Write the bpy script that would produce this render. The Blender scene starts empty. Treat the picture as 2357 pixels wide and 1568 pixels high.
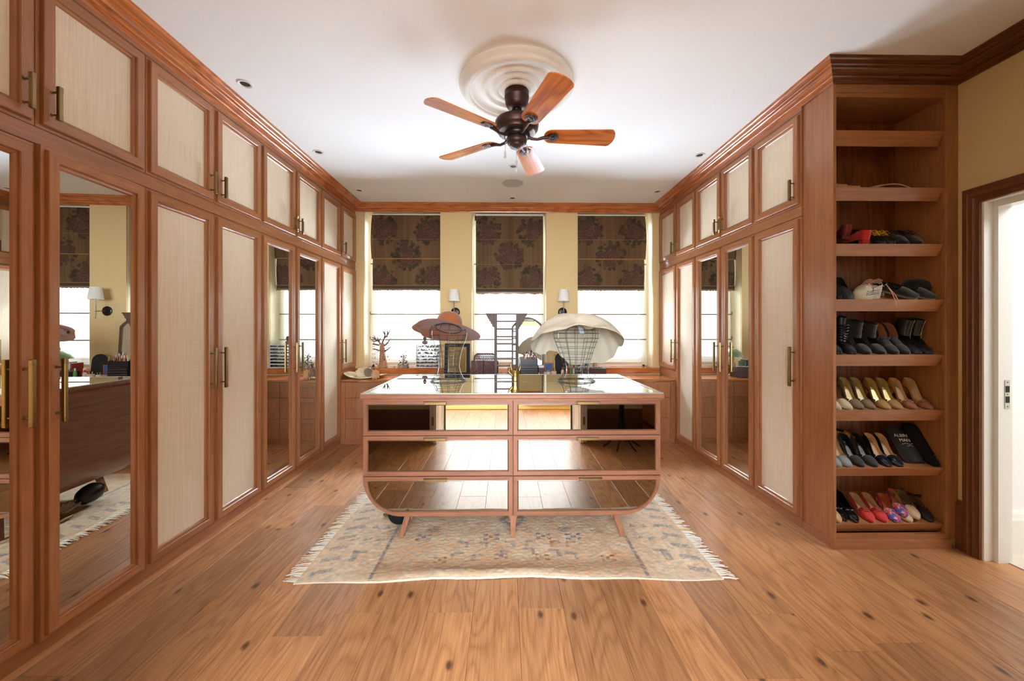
import bpy, math, random
import numpy as np
from mathutils import Vector, Matrix
R = math.radians
C = bpy.context.scene
COL = C.collection
rnd = random.Random(7)

# ------------------------------------------------------------------ camera, world, light, exposure
F_PX, CX, CY, CAM_H, YAW = 900.0, 1178.5, 757.0, 1.4, 0.015
W_PX, H_PX = 2357.0, 1568.0
cd = bpy.data.cameras.new('camera'); cam = bpy.data.objects.new('camera', cd); COL.objects.link(cam)
cam.location = (0, 0, CAM_H); cam.rotation_euler = (R(90), 0, -YAW)
cd.sensor_width = 36; cd.lens = 36 * F_PX / W_PX
cd.shift_y = -(H_PX / 2 - CY) / W_PX
cd.clip_start = 0.02
C.camera = cam
C.view_settings.view_transform = 'Standard'; C.view_settings.look = 'None'
C.view_settings.gamma = 1; C.view_settings.use_curve_mapping = False
C.view_settings.exposure = 0.95
C.cycles.max_bounces = 9; C.cycles.diffuse_bounces = 5; C.cycles.glossy_bounces = 6
C.cycles.transmission_bounces = 6; C.cycles.transparent_max_bounces = 12
C.cycles.sample_clamp_indirect = 6; C.cycles.caustics_reflective = False; C.cycles.caustics_refractive = False
wd = bpy.data.worlds.new('world'); C.world = wd; wd.use_nodes = True
bg = wd.node_tree.nodes['Background']
bg.inputs[0].default_value = (0.80, 0.90, 1.0, 1); bg.inputs[1].default_value = 2.0
def area(name, loc, rot, sx, sy, power, color=(1, 1, 1), portal=False):
    l = bpy.data.lights.new(name, 'AREA'); l.shape = 'RECTANGLE'; l.size = sx; l.size_y = sy
    l.energy = power; l.color = color
    if portal: l.cycles.is_portal = True
    o = bpy.data.objects.new(name, l); COL.objects.link(o); o.location = loc; o.rotation_euler = rot
    return o
for i, (x0, x1) in enumerate(((-1.896, -.88), (-.461, .538), (.961, 1.98))):
    area('window_portal', ((x0 + x1) / 2, 5.66, 1.93), (R(-90), 0, 0), x1 - x0, 2.2, 1, portal=True)
area('sunlit_garden_bounce', (0, 7.45, .12), (R(-163), 0, 0), 7.0, 2.9, 4900, (.76, .88, 1.0)).rotation_euler = Vector((0, .30, -.95)).to_track_quat('Z', 'Y').to_euler()  # added fill lamp below sill height, standing in for sunlit ground
area('garden_sky', (0, 6.6, 3.05), (R(-35), 0, 0), 7.0, 1.6, 3300, (.72, .86, 1.0))  # added fill lamp outside and above the sightline, standing in for sky
area('bedroom_window_daylight', (0.0, -3.45, 1.9), (R(90), 0, 0), 3.6, 1.6, 345, (.76, 0.88, 1.0))  # added fill lamp in the next room, no window built there
area('hall_ceiling_light', (4.2, 1.2, 2.9), (0, 0, 0), 1.2, 1.6, 44, (.95, 0.97, 1.0))  # added lamp to brighten the unseen hall, no fitting there
sun = bpy.data.lights.new('sun', 'SUN'); sun.energy = 1.5; sun.angle = R(2); sun.color = (1, .98, .94)
so = bpy.data.objects.new('sun', sun); COL.objects.link(so); so.rotation_euler = (R(35), R(25), R(200))

def _ray(px, py):
    xc = (px - CX) / F_PX; zc = (CY - py) / F_PX; c, s = math.cos(YAW), math.sin(YAW)
    return (xc * c + s, c - xc * s, zc)
def onY(px, py, Y):
    r = _ray(px, py); t = Y / r[1]; return Vector((r[0] * t, Y, CAM_H + r[2] * t))
def onZ(px, py, Z):
    r = _ray(px, py); t = (Z - CAM_H) / r[2]; return Vector((r[0] * t, r[1] * t, Z))

# ------------------------------------------------------------------ helpers
def lin(c):
    return tuple(((v / 255) / 12.92 if v / 255 <= .04045 else ((v / 255 + .055) / 1.055) ** 2.4) for v in c)
def mat(name, rgb, rough=.5, metal=0, spec=.5, trans=0, alpha=1, coat=0, emit=None, bump=None, sheen=0):
    m = bpy.data.materials.new(name); m.use_nodes = True
    b = m.node_tree.nodes['Principled BSDF']
    b.inputs['Base Color'].default_value = (*lin(rgb), 1); b.inputs['Roughness'].default_value = rough
    b.inputs['Metallic'].default_value = metal; b.inputs['Specular IOR Level'].default_value = spec
    b.inputs['Transmission Weight'].default_value = trans; b.inputs['Alpha'].default_value = alpha
    b.inputs['Coat Weight'].default_value = coat; b.inputs['Sheen Weight'].default_value = sheen
    if emit: b.inputs['Emission Color'].default_value = (*lin(rgb), 1); b.inputs['Emission Strength'].default_value = emit
    nt = m.node_tree
    tc = nt.nodes.new('ShaderNodeTexCoord'); n = nt.nodes.new('ShaderNodeTexNoise')
    n.inputs['Scale'].default_value = bump[0] if bump else 25; n.inputs['Detail'].default_value = 3
    nt.links.new(tc.outputs['Object'], n.inputs['Vector'])
    mx = nt.nodes.new('ShaderNodeMix'); mx.data_type = 'RGBA'; mx.blend_type = 'MULTIPLY'; mx.inputs[0].default_value = (.15 if bump and bump[1] > .2 else .05)
    mx.inputs[6].default_value = (*lin(rgb), 1)
    nt.links.new(n.outputs['Fac'], mx.inputs[7]); nt.links.new(mx.outputs[2], b.inputs['Base Color'])
    if bump:
        bp = nt.nodes.new('ShaderNodeBump'); bp.inputs['Strength'].default_value = bump[1]; bp.inputs['Distance'].default_value = .004
        nt.links.new(n.outputs['Fac'], bp.inputs['Height']); nt.links.new(bp.outputs['Normal'], b.inputs['Normal'])
    return m
def wood(name, c1, c2, axis=2, fine=60, rough=.35, fig=.5, spread=.25, coat=0.0, knots=0, spec=.5):
    """grain runs along axis; c1 light, c2 dark (sRGB)"""
    m = bpy.data.materials.new(name); m.use_nodes = True; nt = m.node_tree; b = nt.nodes['Principled BSDF']
    N = nt.nodes.new; Lk = nt.links.new
    tc = N('ShaderNodeTexCoord'); oi = N('ShaderNodeObjectInfo')
    off = N('ShaderNodeVectorMath'); off.operation = 'SCALE'; off.inputs[0].default_value = (7.3, 5.1, 9.7)
    Lk(oi.outputs['Random'], off.inputs['Scale'])
    ad = N('ShaderNodeVectorMath'); ad.operation = 'ADD'; Lk(tc.outputs['Object'], ad.inputs[0]); Lk(off.outputs[0], ad.inputs[1])
    def mp(perp, along):
        s = [perp] * 3; s[axis] = along
        v = N('ShaderNodeMapping'); v.inputs['Scale'].default_value = s; Lk(ad.outputs[0], v.inputs['Vector']); return v
    m1 = mp(fine, fine * .03); n1 = N('ShaderNodeTexNoise'); n1.inputs['Scale'].default_value = 1; n1.inputs['Detail'].default_value = 5
    n1.inputs['Roughness'].default_value = .65; Lk(m1.outputs[0], n1.inputs['Vector'])
    m2 = mp(5.5, .9); n2 = N('ShaderNodeTexNoise'); n2.inputs['Scale'].default_value = 1; n2.inputs['Detail'].default_value = 2; Lk(m2.outputs[0], n2.inputs['Vector'])
    mul = N('ShaderNodeMath'); mul.operation = 'MULTIPLY'; mul.inputs[1].default_value = 70; Lk(n2.outputs['Fac'], mul.inputs[0])
    sn = N('ShaderNodeMath'); sn.operation = 'SINE'; Lk(mul.outputs[0], sn.inputs[0])
    mr = N('ShaderNodeMapRange'); mr.inputs[1].default_value = -1; mr.inputs[2].default_value = 1; Lk(sn.outputs[0], mr.inputs[0])
    mixf = N('ShaderNodeMix'); mixf.data_type = 'FLOAT'; mixf.inputs[0].default_value = fig * .45
    pwn = N('ShaderNodeMath'); pwn.operation = 'POWER'; pwn.inputs[1].default_value = .5; Lk(mr.outputs[0], pwn.inputs[0])
    Lk(n1.outputs['Fac'], mixf.inputs[2]); Lk(pwn.outputs[0], mixf.inputs[3])
    cr = N('ShaderNodeValToRGB'); cr.color_ramp.elements[0].position = .28; cr.color_ramp.elements[1].position = .72
    cr.color_ramp.elements[0].color = (*lin(c2), 1); cr.color_ramp.elements[1].color = (*lin(c1), 1); Lk(mixf.outputs[0], cr.inputs[0])
    # large soft variation + per object
    m3 = mp(3, .6); n3 = N('ShaderNodeTexNoise'); n3.inputs['Scale'].default_value = 1; Lk(m3.outputs[0], n3.inputs['Vector'])
    a = N('ShaderNodeMath'); a.operation = 'ADD'; Lk(n3.outputs['Fac'], a.inputs[0]); Lk(oi.outputs['Random'], a.inputs[1])
    v = N('ShaderNodeMapRange'); v.inputs[1].default_value = .3; v.inputs[2].default_value = 1.7
    v.inputs[3].default_value = 1 - spread; v.inputs[4].default_value = 1 + spread; Lk(a.outputs[0], v.inputs[0])
    hs = N('ShaderNodeHueSaturation'); Lk(v.outputs[0], hs.inputs['Value']); Lk(cr.outputs[0], hs.inputs['Color'])
    out = hs.outputs[0]
    if knots:
        m4 = mp(4.2, 2.3); vo = N('ShaderNodeTexVoronoi'); vo.inputs['Scale'].default_value = 1; vo.voronoi_dimensions = '2D'
        ds = N('ShaderNodeMix'); ds.data_type = 'RGBA'; ds.inputs[0].default_value = .08
        Lk(m4.outputs[0], ds.inputs[6]); Lk(n1.outputs['Color'], ds.inputs[7]); Lk(ds.outputs[2], vo.inputs['Vector'])
        k = N('ShaderNodeMapRange'); k.inputs[1].default_value = .02; k.inputs[2].default_value = .085; k.interpolation_type = 'SMOOTHSTEP'
        k.inputs[3].default_value = knots; k.inputs[4].default_value = 0; Lk(vo.outputs['Distance'], k.inputs[0])
        gate = N('ShaderNodeMath'); gate.operation = 'GREATER_THAN'; gate.inputs[1].default_value = .35
        sx = N('ShaderNodeSeparateColor'); Lk(vo.outputs['Color'], sx.inputs[0]); Lk(sx.outputs[0], gate.inputs[0])
        gm = N('ShaderNodeMath'); gm.operation = 'MULTIPLY'; Lk(gate.outputs[0], gm.inputs[0]); Lk(k.outputs[0], gm.inputs[1])
        kx = N('ShaderNodeMix'); kx.data_type = 'RGBA'; Lk(gm.outputs[0], kx.inputs[0]); Lk(out, kx.inputs[6]); kx.inputs[7].default_value = (*lin((70, 40, 22)), 1)
        out = kx.outputs[2]
    Lk(out, b.inputs['Base Color'])
    b.inputs['Roughness'].default_value = rough; b.inputs['Coat Weight'].default_value = coat; b.inputs['Coat Roughness'].default_value = .15
    b.inputs['Specular IOR Level'].default_value = spec
    bp = N('ShaderNodeBump'); bp.inputs['Strength'].default_value = .12; bp.inputs['Distance'].default_value = .002
    Lk(n1.outputs['Fac'], bp.inputs['Height']); Lk(bp.outputs['Normal'], b.inputs['Normal'])
    return m
def weave(name, c1, c2, su=260, sv=260, rough=.8, aw=(0, 2), transl=0, spread=.35):
    m = bpy.data.materials.new(name); m.use_nodes = True; nt = m.node_tree; b = nt.nodes['Principled BSDF']
    N = nt.nodes.new; Lk = nt.links.new; tc = N('ShaderNodeTexCoord'); oi = N('ShaderNodeObjectInfo')
    off = N('ShaderNodeVectorMath'); off.operation = 'SCALE'; off.inputs[0].default_value = (3.3, 5.1, 2.7); Lk(oi.outputs['Random'], off.inputs['Scale'])
    ad = N('ShaderNodeVectorMath'); ad.operation = 'ADD'; Lk(tc.outputs['Object'], ad.inputs[0]); Lk(off.outputs[0], ad.inputs[1])
    fs = []
    for k in (0, 1):
        s = [1, 1, 1]; s[aw[k]] = (su, sv)[k]; s[aw[1 - k]] = (su, sv)[k] * .018
        mpn = N('ShaderNodeMapping'); mpn.inputs['Scale'].default_value = s; Lk(ad.outputs[0], mpn.inputs['Vector'])
        n = N('ShaderNodeTexNoise'); n.inputs['Scale'].default_value = 1; n.inputs['Detail'].default_value = 4; n.inputs['Roughness'].default_value = .7
        Lk(mpn.outputs[0], n.inputs['Vector']); fs.append(n)
    mx = N('ShaderNodeMix'); mx.data_type = 'FLOAT'; mx.inputs[0].default_value = .38; Lk(fs[0].outputs['Fac'], mx.inputs[2]); Lk(fs[1].outputs['Fac'], mx.inputs[3])
    cr = N('ShaderNodeValToRGB'); cr.color_ramp.elements[0].position = .5 - spread / 2; cr.color_ramp.elements[1].position = .5 + spread / 2
    cr.color_ramp.elements[0].color = (*lin(c2), 1); cr.color_ramp.elements[1].color = (*lin(c1), 1); Lk(mx.outputs[0], cr.inputs[0]); Lk(cr.outputs[0], b.inputs['Base Color'])
    b.inputs['Roughness'].default_value = rough; b.inputs['Specular IOR Level'].default_value = .2
    bp = N('ShaderNodeBump'); bp.inputs['Strength'].default_value = .25; bp.inputs['Distance'].default_value = .001
    Lk(mx.outputs[0], bp.inputs['Height']); Lk(bp.outputs['Normal'], b.inputs['Normal'])
    return m
def vcol(name, rough=.9, mul=1.0):
    m = bpy.data.materials.new(name); m.use_nodes = True; nt = m.node_tree; b = nt.nodes['Principled BSDF']
    a = nt.nodes.new('ShaderNodeAttribute'); a.attribute_name = 'col'
    nt.links.new(a.outputs['Color'], b.inputs['Base Color']); b.inputs['Roughness'].default_value = rough; b.inputs['Specular IOR Level'].default_value = .15
    tc = nt.nodes.new('ShaderNodeTexCoord'); n = nt.nodes.new('ShaderNodeTexNoise'); n.inputs['Scale'].default_value = 300
    nt.links.new(tc.outputs['Object'], n.inputs['Vector']); bp = nt.nodes.new('ShaderNodeBump'); bp.inputs['Strength'].default_value = .4; bp.inputs['Distance'].default_value = .003
    nt.links.new(n.outputs['Fac'], bp.inputs['Height']); nt.links.new(bp.outputs['Normal'], b.inputs['Normal'])
    return m

class MB:
    def __init__(s): s.v = []; s.f = []; s.m = []; s.k = 0
    def q(s, pts, faces, k=None):
        b = len(s.v); s.v += [tuple(p) for p in pts]
        for f in faces: s.f.append(tuple(b + i for i in f)); s.m.append(s.k if k is None else k)
        return s
    def box(s, x0, x1, y0, y1, z0, z1, k=None, bev=0, M=None):
        x0, x1 = sorted((x0, x1)); y0, y1 = sorted((y0, y1)); z0, z1 = sorted((z0, z1))
        if bev <= 0:
            P = [(x, y, z) for x in (x0, x1) for y in (y0, y1) for z in (z0, z1)]
            Fs = [(0, 1, 3, 2), (4, 6, 7, 5), (0, 4, 5, 1), (2, 3, 7, 6), (0, 2, 6, 4), (1, 5, 7, 3)]
        else:
            bm_pts = []; e = min(bev, (x1 - x0) / 2.1, (y1 - y0) / 2.1, (z1 - z0) / 2.1)
            idx = {}
            for ix, x in enumerate((x0, x1)):
                for iy, y in enumerate((y0, y1)):
                    for iz, z in enumerate((z0, z1)):
                        sx, sy, sz = 1 - 2 * ix, 1 - 2 * iy, 1 - 2 * iz
                        idx[ix, iy, iz, 0] = len(bm_pts); bm_pts.append((x, y + sy * e, z + sz * e))
                        idx[ix, iy, iz, 1] = len(bm_pts); bm_pts.append((x + sx * e, y, z + sz * e))
                        idx[ix, iy, iz, 2] = len(bm_pts); bm_pts.append((x + sx * e, y + sy * e, z))
            P = bm_pts; Fs = []
            for a in (0, 1):
                Fs.append([idx[a, 0, 0, 0], idx[a, 1, 0, 0], idx[a, 1, 1, 0], idx[a, 0, 1, 0]][::1 if a else -1])
                Fs.append([idx[0, a, 0, 1], idx[0, a, 1, 1], idx[1, a, 1, 1], idx[1, a, 0, 1]][::1 if a else -1])
                Fs.append([idx[0, 0, a, 2], idx[1, 0, a, 2], idx[1, 1, a, 2], idx[0, 1, a, 2]][::1 if a else -1])
            for a in (0, 1):
                for b in (0, 1):
                    s1 = 1 if a == b else -1
                    Fs.append([idx[0, a, b, 1], idx[1, a, b, 1], idx[1, a, b, 2], idx[0, a, b, 2]][::s1])
                    Fs.append([idx[a, 0, b, 0], idx[a, 1, b, 0], idx[a, 1, b, 2], idx[a, 0, b, 2]][::-s1])
                    Fs.append([idx[a, b, 0, 0], idx[a, b, 1, 0], idx[a, b, 1, 1], idx[a, b, 0, 1]][::s1])
                    for c in (0, 1): Fs.append([idx[a, b, c, 0], idx[a, b, c, 1], idx[a, b, c, 2]][::1 if (a + b + c) % 2 else -1])
        if M is not None: P = [M @ Vector(p) for p in P]
        return s.q(P, Fs, k)
    def tube(s, pts, r, n=8, k=None, cap=True, closed=False):
        pts = [Vector(p) for p in pts]; m = len(pts); rr = r if isinstance(r, (list, tuple)) else [r] * m
        P = []; up = None
        for i, p in enumerate(pts):
            a = pts[(i - 1) % m] if (i or closed) else p; b = pts[(i + 1) % m] if (i < m - 1 or closed) else p
            d = (b - a); d = d.normalized() if d.length > 1e-9 else Vector((0, 0, 1))
            if up is None: up = Vector((0, 0, 1)) if abs(d.z) < .9 else Vector((0, 1, 0))
            x = d.cross(up); x = x.normalized() if x.length > 1e-6 else d.orthogonal().normalized()
            y = x.cross(d).normalized(); up = y
            for j in range(n):
                t = 2 * math.pi * j / n; P.append(p + (x * math.cos(t) + y * math.sin(t)) * rr[i])
        Fs = []
        for i in range(m if closed else m - 1):
            for j in range(n):
                i2 = (i + 1) % m
                Fs.append((i * n + j, i * n + (j + 1) % n, i2 * n + (j + 1) % n, i2 * n + j))
        if cap and not closed: Fs += [tuple(range(n - 1, -1, -1)), tuple((m - 1) * n + j for j in range(n))]
        return s.q(P, Fs, k)
    def lathe(s, prof, n=24, c=(0, 0, 0), k=None, M=None, sx=1, sy=1):
        P = []; Fs = []
        for (r, z) in prof:
            for j in range(n):
                t = 2 * math.pi * j / n; P.append(Vector((c[0] + r * math.cos(t) * sx, c[1] + r * math.sin(t) * sy, c[2] + z)))
        for i in range(len(prof) - 1):
            for j in range(n): Fs.append((i * n + j, i * n + (j + 1) % n, (i + 1) * n + (j + 1) % n, (i + 1) * n + j))
        if prof[0][0] > 1e-5: Fs.append(tuple(range(n - 1, -1, -1)))
        if prof[-1][0] > 1e-5: Fs.append(tuple((len(prof) - 1) * n + j for j in range(n)))
        if M is not None: P = [M @ p for p in P]
        return s.q(P, Fs, k)
    def prism(s, poly, a, b, axis=1, k=None):
        """extrude a 2D polygon; axis=1: poly in (x,z), axis=0: (y,z), axis=2: (x,y)"""
        n = len(poly)
        def P(u, v, w): return {1: (u, w, v), 0: (w, u, v), 2: (u, v, w)}[axis]
        pts = [P(u, v, a) for u, v in poly] + [P(u, v, b) for u, v in poly]
        Fs = [tuple(range(n)), tuple(range(2 * n - 1, n - 1, -1))] + [(i, i + n, (i + 1) % n + n, (i + 1) % n) for i in range(n)]
        return s.q(pts, Fs, k)
    def blob(s, c, r, n=8, sc=(1, 1, 1), k=None, M=None):
        prof = [(max(1e-6, math.sin(math.pi * i / (n // 2 + 1))) * r, -math.cos(math.pi * i / (n // 2 + 1)) * r * sc[2]) for i in range(n // 2 + 2)]
        prof[0] = (0, -r * sc[2]); prof[-1] = (0, r * sc[2])
        return s.lathe(prof, n, c, k, M, sc[0], sc[1])
    def grid(s, fn, nu, nv, k=None, closeu=False):
        P = [fn(i / (nu if closeu else nu - 1), j / (nv - 1)) for j in range(nv) for i in range(nu)]
        Fs = [(j * nu + i, j * nu + (i + 1) % nu, (j + 1) * nu + (i + 1) % nu, (j + 1) * nu + i) for j in range(nv - 1) for i in range(nu if closeu else nu - 1)]
        return s.q(P, Fs, k)
    def build(s, name, mats, parent=None, smooth=False, loc=None, world=False, bevel=0, solid=0, rot=None):
        me = bpy.data.meshes.new(name)
        V = s.v
        if world and parent is not None:
            o_ = parent.location if parent.parent is None else parent.location + parent.parent.location
            V = [(p[0] - o_[0], p[1] - o_[1], p[2] - o_[2]) for p in V]
        me.from_pydata(V, [], s.f); me.validate()
        if not isinstance(mats, (list, tuple)): mats = [mats]
        for m in mats: me.materials.append(m)
        if len(mats) > 1 and len(me.polygons) == len(s.m): me.polygons.foreach_set('material_index', s.m)
        me.polygons.foreach_set('use_smooth', [smooth] * len(me.polygons))
        me.update()
        o = bpy.data.objects.new(name, me); COL.objects.link(o)
        if parent: o.parent = parent
        if loc is not None: o.location = loc
        if rot is not None: o.rotation_euler = rot
        if solid: md = o.modifiers.new('s', 'SOLIDIFY'); md.thickness = solid; md.offset = 0
        if bevel: md = o.modifiers.new('b', 'BEVEL'); md.width = bevel; md.segments = 2; md.limit_method = 'ANGLE'
        if smooth:
            md = o.modifiers.new('n', 'EDGE_SPLIT'); md.split_angle = R(50)
        return o
def tag(o, label=None, cat=None, group=None, kind=None):
    if label: o['label'] = label
    if cat: o['category'] = cat
    if group: o['group'] = group
    if kind: o['kind'] = kind
    return o
def thing(name, label, cat, loc=(0, 0, 0), rot=(0, 0, 0), group=None, kind=None):
    o = bpy.data.objects.new(name, None); COL.objects.link(o); o.location = loc; o.rotation_euler = rot
    o.empty_display_size = .05
    return tag(o, label, cat, group, kind)
def struct(o): o['kind'] = 'structure'; return o
def dup(src, parent=None, loc=None, rot=None):
    o = src.copy(); COL.objects.link(o); o.parent = parent if parent else src.parent
    if loc is not None: o.location = loc
    if rot is not None: o.rotation_euler = rot
    return o
def kids(o): return [c for c in bpy.data.objects if c.parent == o]
def copy_tree(o, parent=None):
    c = o.copy(); COL.objects.link(c); c.parent = parent
    for ch in kids(o): copy_tree(ch, c)
    return c

# ------------------------------------------------------------------ materials
WV = wood('cabinet wood upright grain', (180, 122, 80), (150, 97, 62), 2, 70, .32, .3, .10, .2)
WH = wood('cabinet wood level grain', (180, 122, 80), (150, 97, 62), 0, 70, .32, .3, .10, .2)
WY = wood('cabinet wood grain in depth', (180, 122, 80), (150, 97, 62), 1, 70, .32, .3, .10, .2)
CRX = wood('crown wood x', (204, 122, 62), (158, 86, 40), 0, 60, .25, .6, .1, .4)
CRY = wood('crown wood y', (198, 118, 62), (150, 82, 40), 1, 60, .25, .6, .1, .4)
DKY = wood('casing wood', (128, 80, 50), (96, 56, 34), 2, 60, .35, .3, .1, .2)
DKX = wood('casing wood level', (128, 80, 50), (96, 56, 34), 1, 60, .35, .3, .1, .2)
ISL = wood('island wood', (160, 108, 80), (124, 79, 58), 0, 60, .35, .3, .12, .15)
ISV = wood('island wood upright', (160, 108, 80), (124, 79, 58), 2, 60, .35, .3, .12, .15)
ISY = wood('island wood side', (158, 112, 90), (128, 88, 70), 1, 60, .4, .4, .08, .1)
OAK = wood('oak plank', (202, 146, 98), (148, 96, 58), 1, 130, .36, .40, .32, 0.05, knots=.85)
FANW = wood('fan blade wood', (214, 122, 30), (158, 76, 14), 0, 45, .22, .7, .05, .5)
DKW = wood('dark carved wood', (104, 78, 62), (66, 46, 36), 2, 60, .5, .3, .1)
DKWX = wood('dark carved wood level', (104, 78, 62), (66, 46, 36), 0, 60, .5, .3, .1)
PALEW = wood('pale wood', (196, 150, 116), (160, 112, 82), 2, 50, .6, .3, .1)
GRASS = weave('grass cloth', (244, 232, 212), (216, 194, 164), 190, 260, .85, (0, 2), spread=.42)
LINEN = weave('cream linen', (232, 222, 202), (204, 190, 164), 300, 300, .9, (0, 2), spread=.6)
FELT = mat('tan felt', (156, 86, 46), .85, sheen=.3, bump=(200, .15))
YEL = mat('yellow painted plaster', (226, 200, 148), .9, spec=.2, bump=(60, .05))
WHT = mat('white ceiling paint', (246, 248, 250), .95, spec=.1, bump=(50, .02))
PLAS = mat('white plaster', (238, 234, 226), .8, spec=.2)
TRIMW = mat('white gloss paint', (238, 238, 234), .35)
CREAM = mat('cream reveal paint', (240, 228, 198), .8, spec=.2)
MIR = mat('mirror', (226, 228, 224), .0, 1)
MIRI = mat('smoky drawer mirror', (172, 166, 156), .02, 1)
MIRT = mat('table mirror', (226, 232, 230), .015, 1)
SILV = mat('silver bevel', (214, 216, 216), .12, 1)
BRASS = mat('antique brass', (150, 128, 88), .32, 1)
BRZ = mat('oiled bronze', (74, 52, 46), .42, .7)
BRZD = mat('dark bronze', (58, 52, 48), .3, .85)
GOLD = mat('gold', (158, 130, 78), .34, 1)
STEEL = mat('grey steel wire', (120, 120, 116), .35, .9)
BLK = mat('black plastic', (26, 27, 30), .3)
BLKM = mat('matt black', (30, 31, 34), .75)
BLKL = mat('black leather', (30, 31, 34), .38, bump=(90, .25))
BLKP = mat('black patent', (18, 18, 20), .08, coat=.6)
BLKS = mat('black suede', (36, 36, 40), .95, sheen=.4, bump=(220, .3))
NAVY = mat('navy patent', (28, 32, 46), .1, coat=.6)
RED = mat('red suede', (206, 38, 34), .7, sheen=.3)
DRED = mat('dark red', (122, 34, 34), .6)
TAUPE = mat('taupe satin', (128, 112, 88), .35)
GLIT = mat('gold glitter', (196, 152, 98), .35, .5, bump=(400, .9))
GOLDL = mat('gold leather', (196, 172, 120), .4, .15)
TAN = mat('tan suede', (196, 142, 92), .8)
BEIGE = mat('beige leather', (214, 184, 150), .5)
SKINL = mat('shoe lining', (214, 178, 138), .55)
GREYL = mat('grey leather', (140, 144, 142), .45)
WHTS = mat('white knit', (222, 216, 202), .7, bump=(150, .3))
PINK = mat('pink lace', (232, 186, 162), .7)
YLACE = mat('yellow lace', (232, 184, 30), .6)
SOLE = mat('sole', (60, 52, 46), .6)
GLASS = mat('clear glass', (255, 255, 255), .02, trans=1)
def acrylic():
    m = bpy.data.materials.new('clear acrylic'); m.use_nodes = True; nt = m.node_tree
    nt.nodes.remove(nt.nodes['Principled BSDF']); o = nt.nodes['Material Output']
    t = nt.nodes.new('ShaderNodeBsdfTransparent'); g = nt.nodes.new('ShaderNodeBsdfGlossy'); g.inputs['Roughness'].default_value = .05
    d = nt.nodes.new('ShaderNodeBsdfDiffuse'); a = nt.nodes.new('ShaderNodeMixShader'); b = nt.nodes.new('ShaderNodeMixShader')
    f = nt.nodes.new('ShaderNodeFresnel'); f.inputs[0].default_value = 1.35
    a.inputs[0].default_value = .1; nt.links.new(t.outputs[0], a.inputs[1]); nt.links.new(d.outputs[0], a.inputs[2])
    nt.links.new(f.outputs[0], b.inputs[0]); nt.links.new(a.outputs[0], b.inputs[1]); nt.links.new(g.outputs[0], b.inputs[2]); nt.links.new(b.outputs[0], o.inputs[0])
    return m
ACR = acrylic()
def sheer(name, clear, col):
    m = bpy.data.materials.new(name); m.use_nodes = True; nt = m.node_tree
    nt.nodes.remove(nt.nodes['Principled BSDF']); o = nt.nodes['Material Output']
    t = nt.nodes.new('ShaderNodeBsdfTransparent'); tl = nt.nodes.new('ShaderNodeBsdfTranslucent'); d = nt.nodes.new('ShaderNodeBsdfDiffuse')
    for n in (tl, d): n.inputs[0].default_value = (*lin(col), 1)
    a = nt.nodes.new('ShaderNodeMixShader'); b = nt.nodes.new('ShaderNodeMixShader'); a.inputs[0].default_value = .91
    nt.links.new(tl.outputs[0], a.inputs[1]); nt.links.new(d.outputs[0], a.inputs[2])
    tc = nt.nodes.new('ShaderNodeTexCoord'); n = nt.nodes.new('ShaderNodeTexNoise'); n.inputs['Scale'].default_value = 90
    nt.links.new(tc.outputs['Object'], n.inputs['Vector']); r = nt.nodes.new('ShaderNodeMapRange')
    r.inputs[3].default_value = clear - .12; r.inputs[4].default_value = clear + .12; nt.links.new(n.outputs['Fac'], r.inputs[0])
    nt.links.new(r.outputs[0], b.inputs[0]); nt.links.new(a.outputs[0], b.inputs[1]); nt.links.new(t.outputs[0], b.inputs[2]); nt.links.new(b.outputs[0], o.inputs[0])
    return m
SHEER = sheer('sheer linen', .4, (250, 246, 234))
SHADE = sheer('lampshade cloth', .05, (246, 244, 238))

# ------------------------------------------------------------------ room shell
XL, XR, XW, YB, YS, ZC = -2.02, 2.08, 2.89, 5.24, 2.455, 3.05
so.rotation_euler = Vector((-.25, .7, -.62)).to_track_quat('-Z', 'Y').to_euler()
PW = .2256
fl = thing('floor', None, None); struct(fl)
MB().box(-2.75, 3.02, -4.0, 5.9, -.06, -.012).build('subfloor', SOLE, fl)
forced = {0: [1.953], -2: [1.935], -4: [1.93, 3.05], 1: [3.4], 2: [.9, 3.9], 3: [3.2], 5: [2.95], -6: [2.45], 4: [1.55], -1: [.4, 3.6]}
for k in range(-13, 14):
    x0 = .062 + k * PW; x1 = x0 + PW
    if x1 > 3.0: x1 = 3.0
    if x0 > 2.95: continue
    js = sorted(forced.get(k, []))
    ys = [-4.0]
    y = -4.0 + rnd.uniform(.4, 2.0)
    while y < 5.3:
        if all(abs(y - j) > .9 for j in js): ys.append(y)
        y += rnd.uniform(1.7, 2.3)
    ys = sorted(ys + js + [5.26])
    for a, b in zip(ys[:-1], ys[1:]):
        mb = MB(); e = .0004; h = rnd.uniform(-.0006, .0006)
        cx_, cy_ = (x0 + x1) / 2, (a + b) / 2
        mb.box(x0 + e - cx_, x1 - e - cx_, a + e - cy_, b - e - cy_, -.012, h, bev=.0012)
        mb.build('plank', OAK, fl, loc=(cx_, cy_, 0))
mb = MB().box(3.0, 6.2, -2.0, 6.0, -.05, .004)
struct(mb.build('floor_hall_carpet', mat('pale carpet', (226, 214, 198), .95, bump=(300, .5))))
struct(MB().box(-2.9, 6.3, -4.2, 5.9, ZC, ZC + .1).build('ceiling', WHT))
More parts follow.
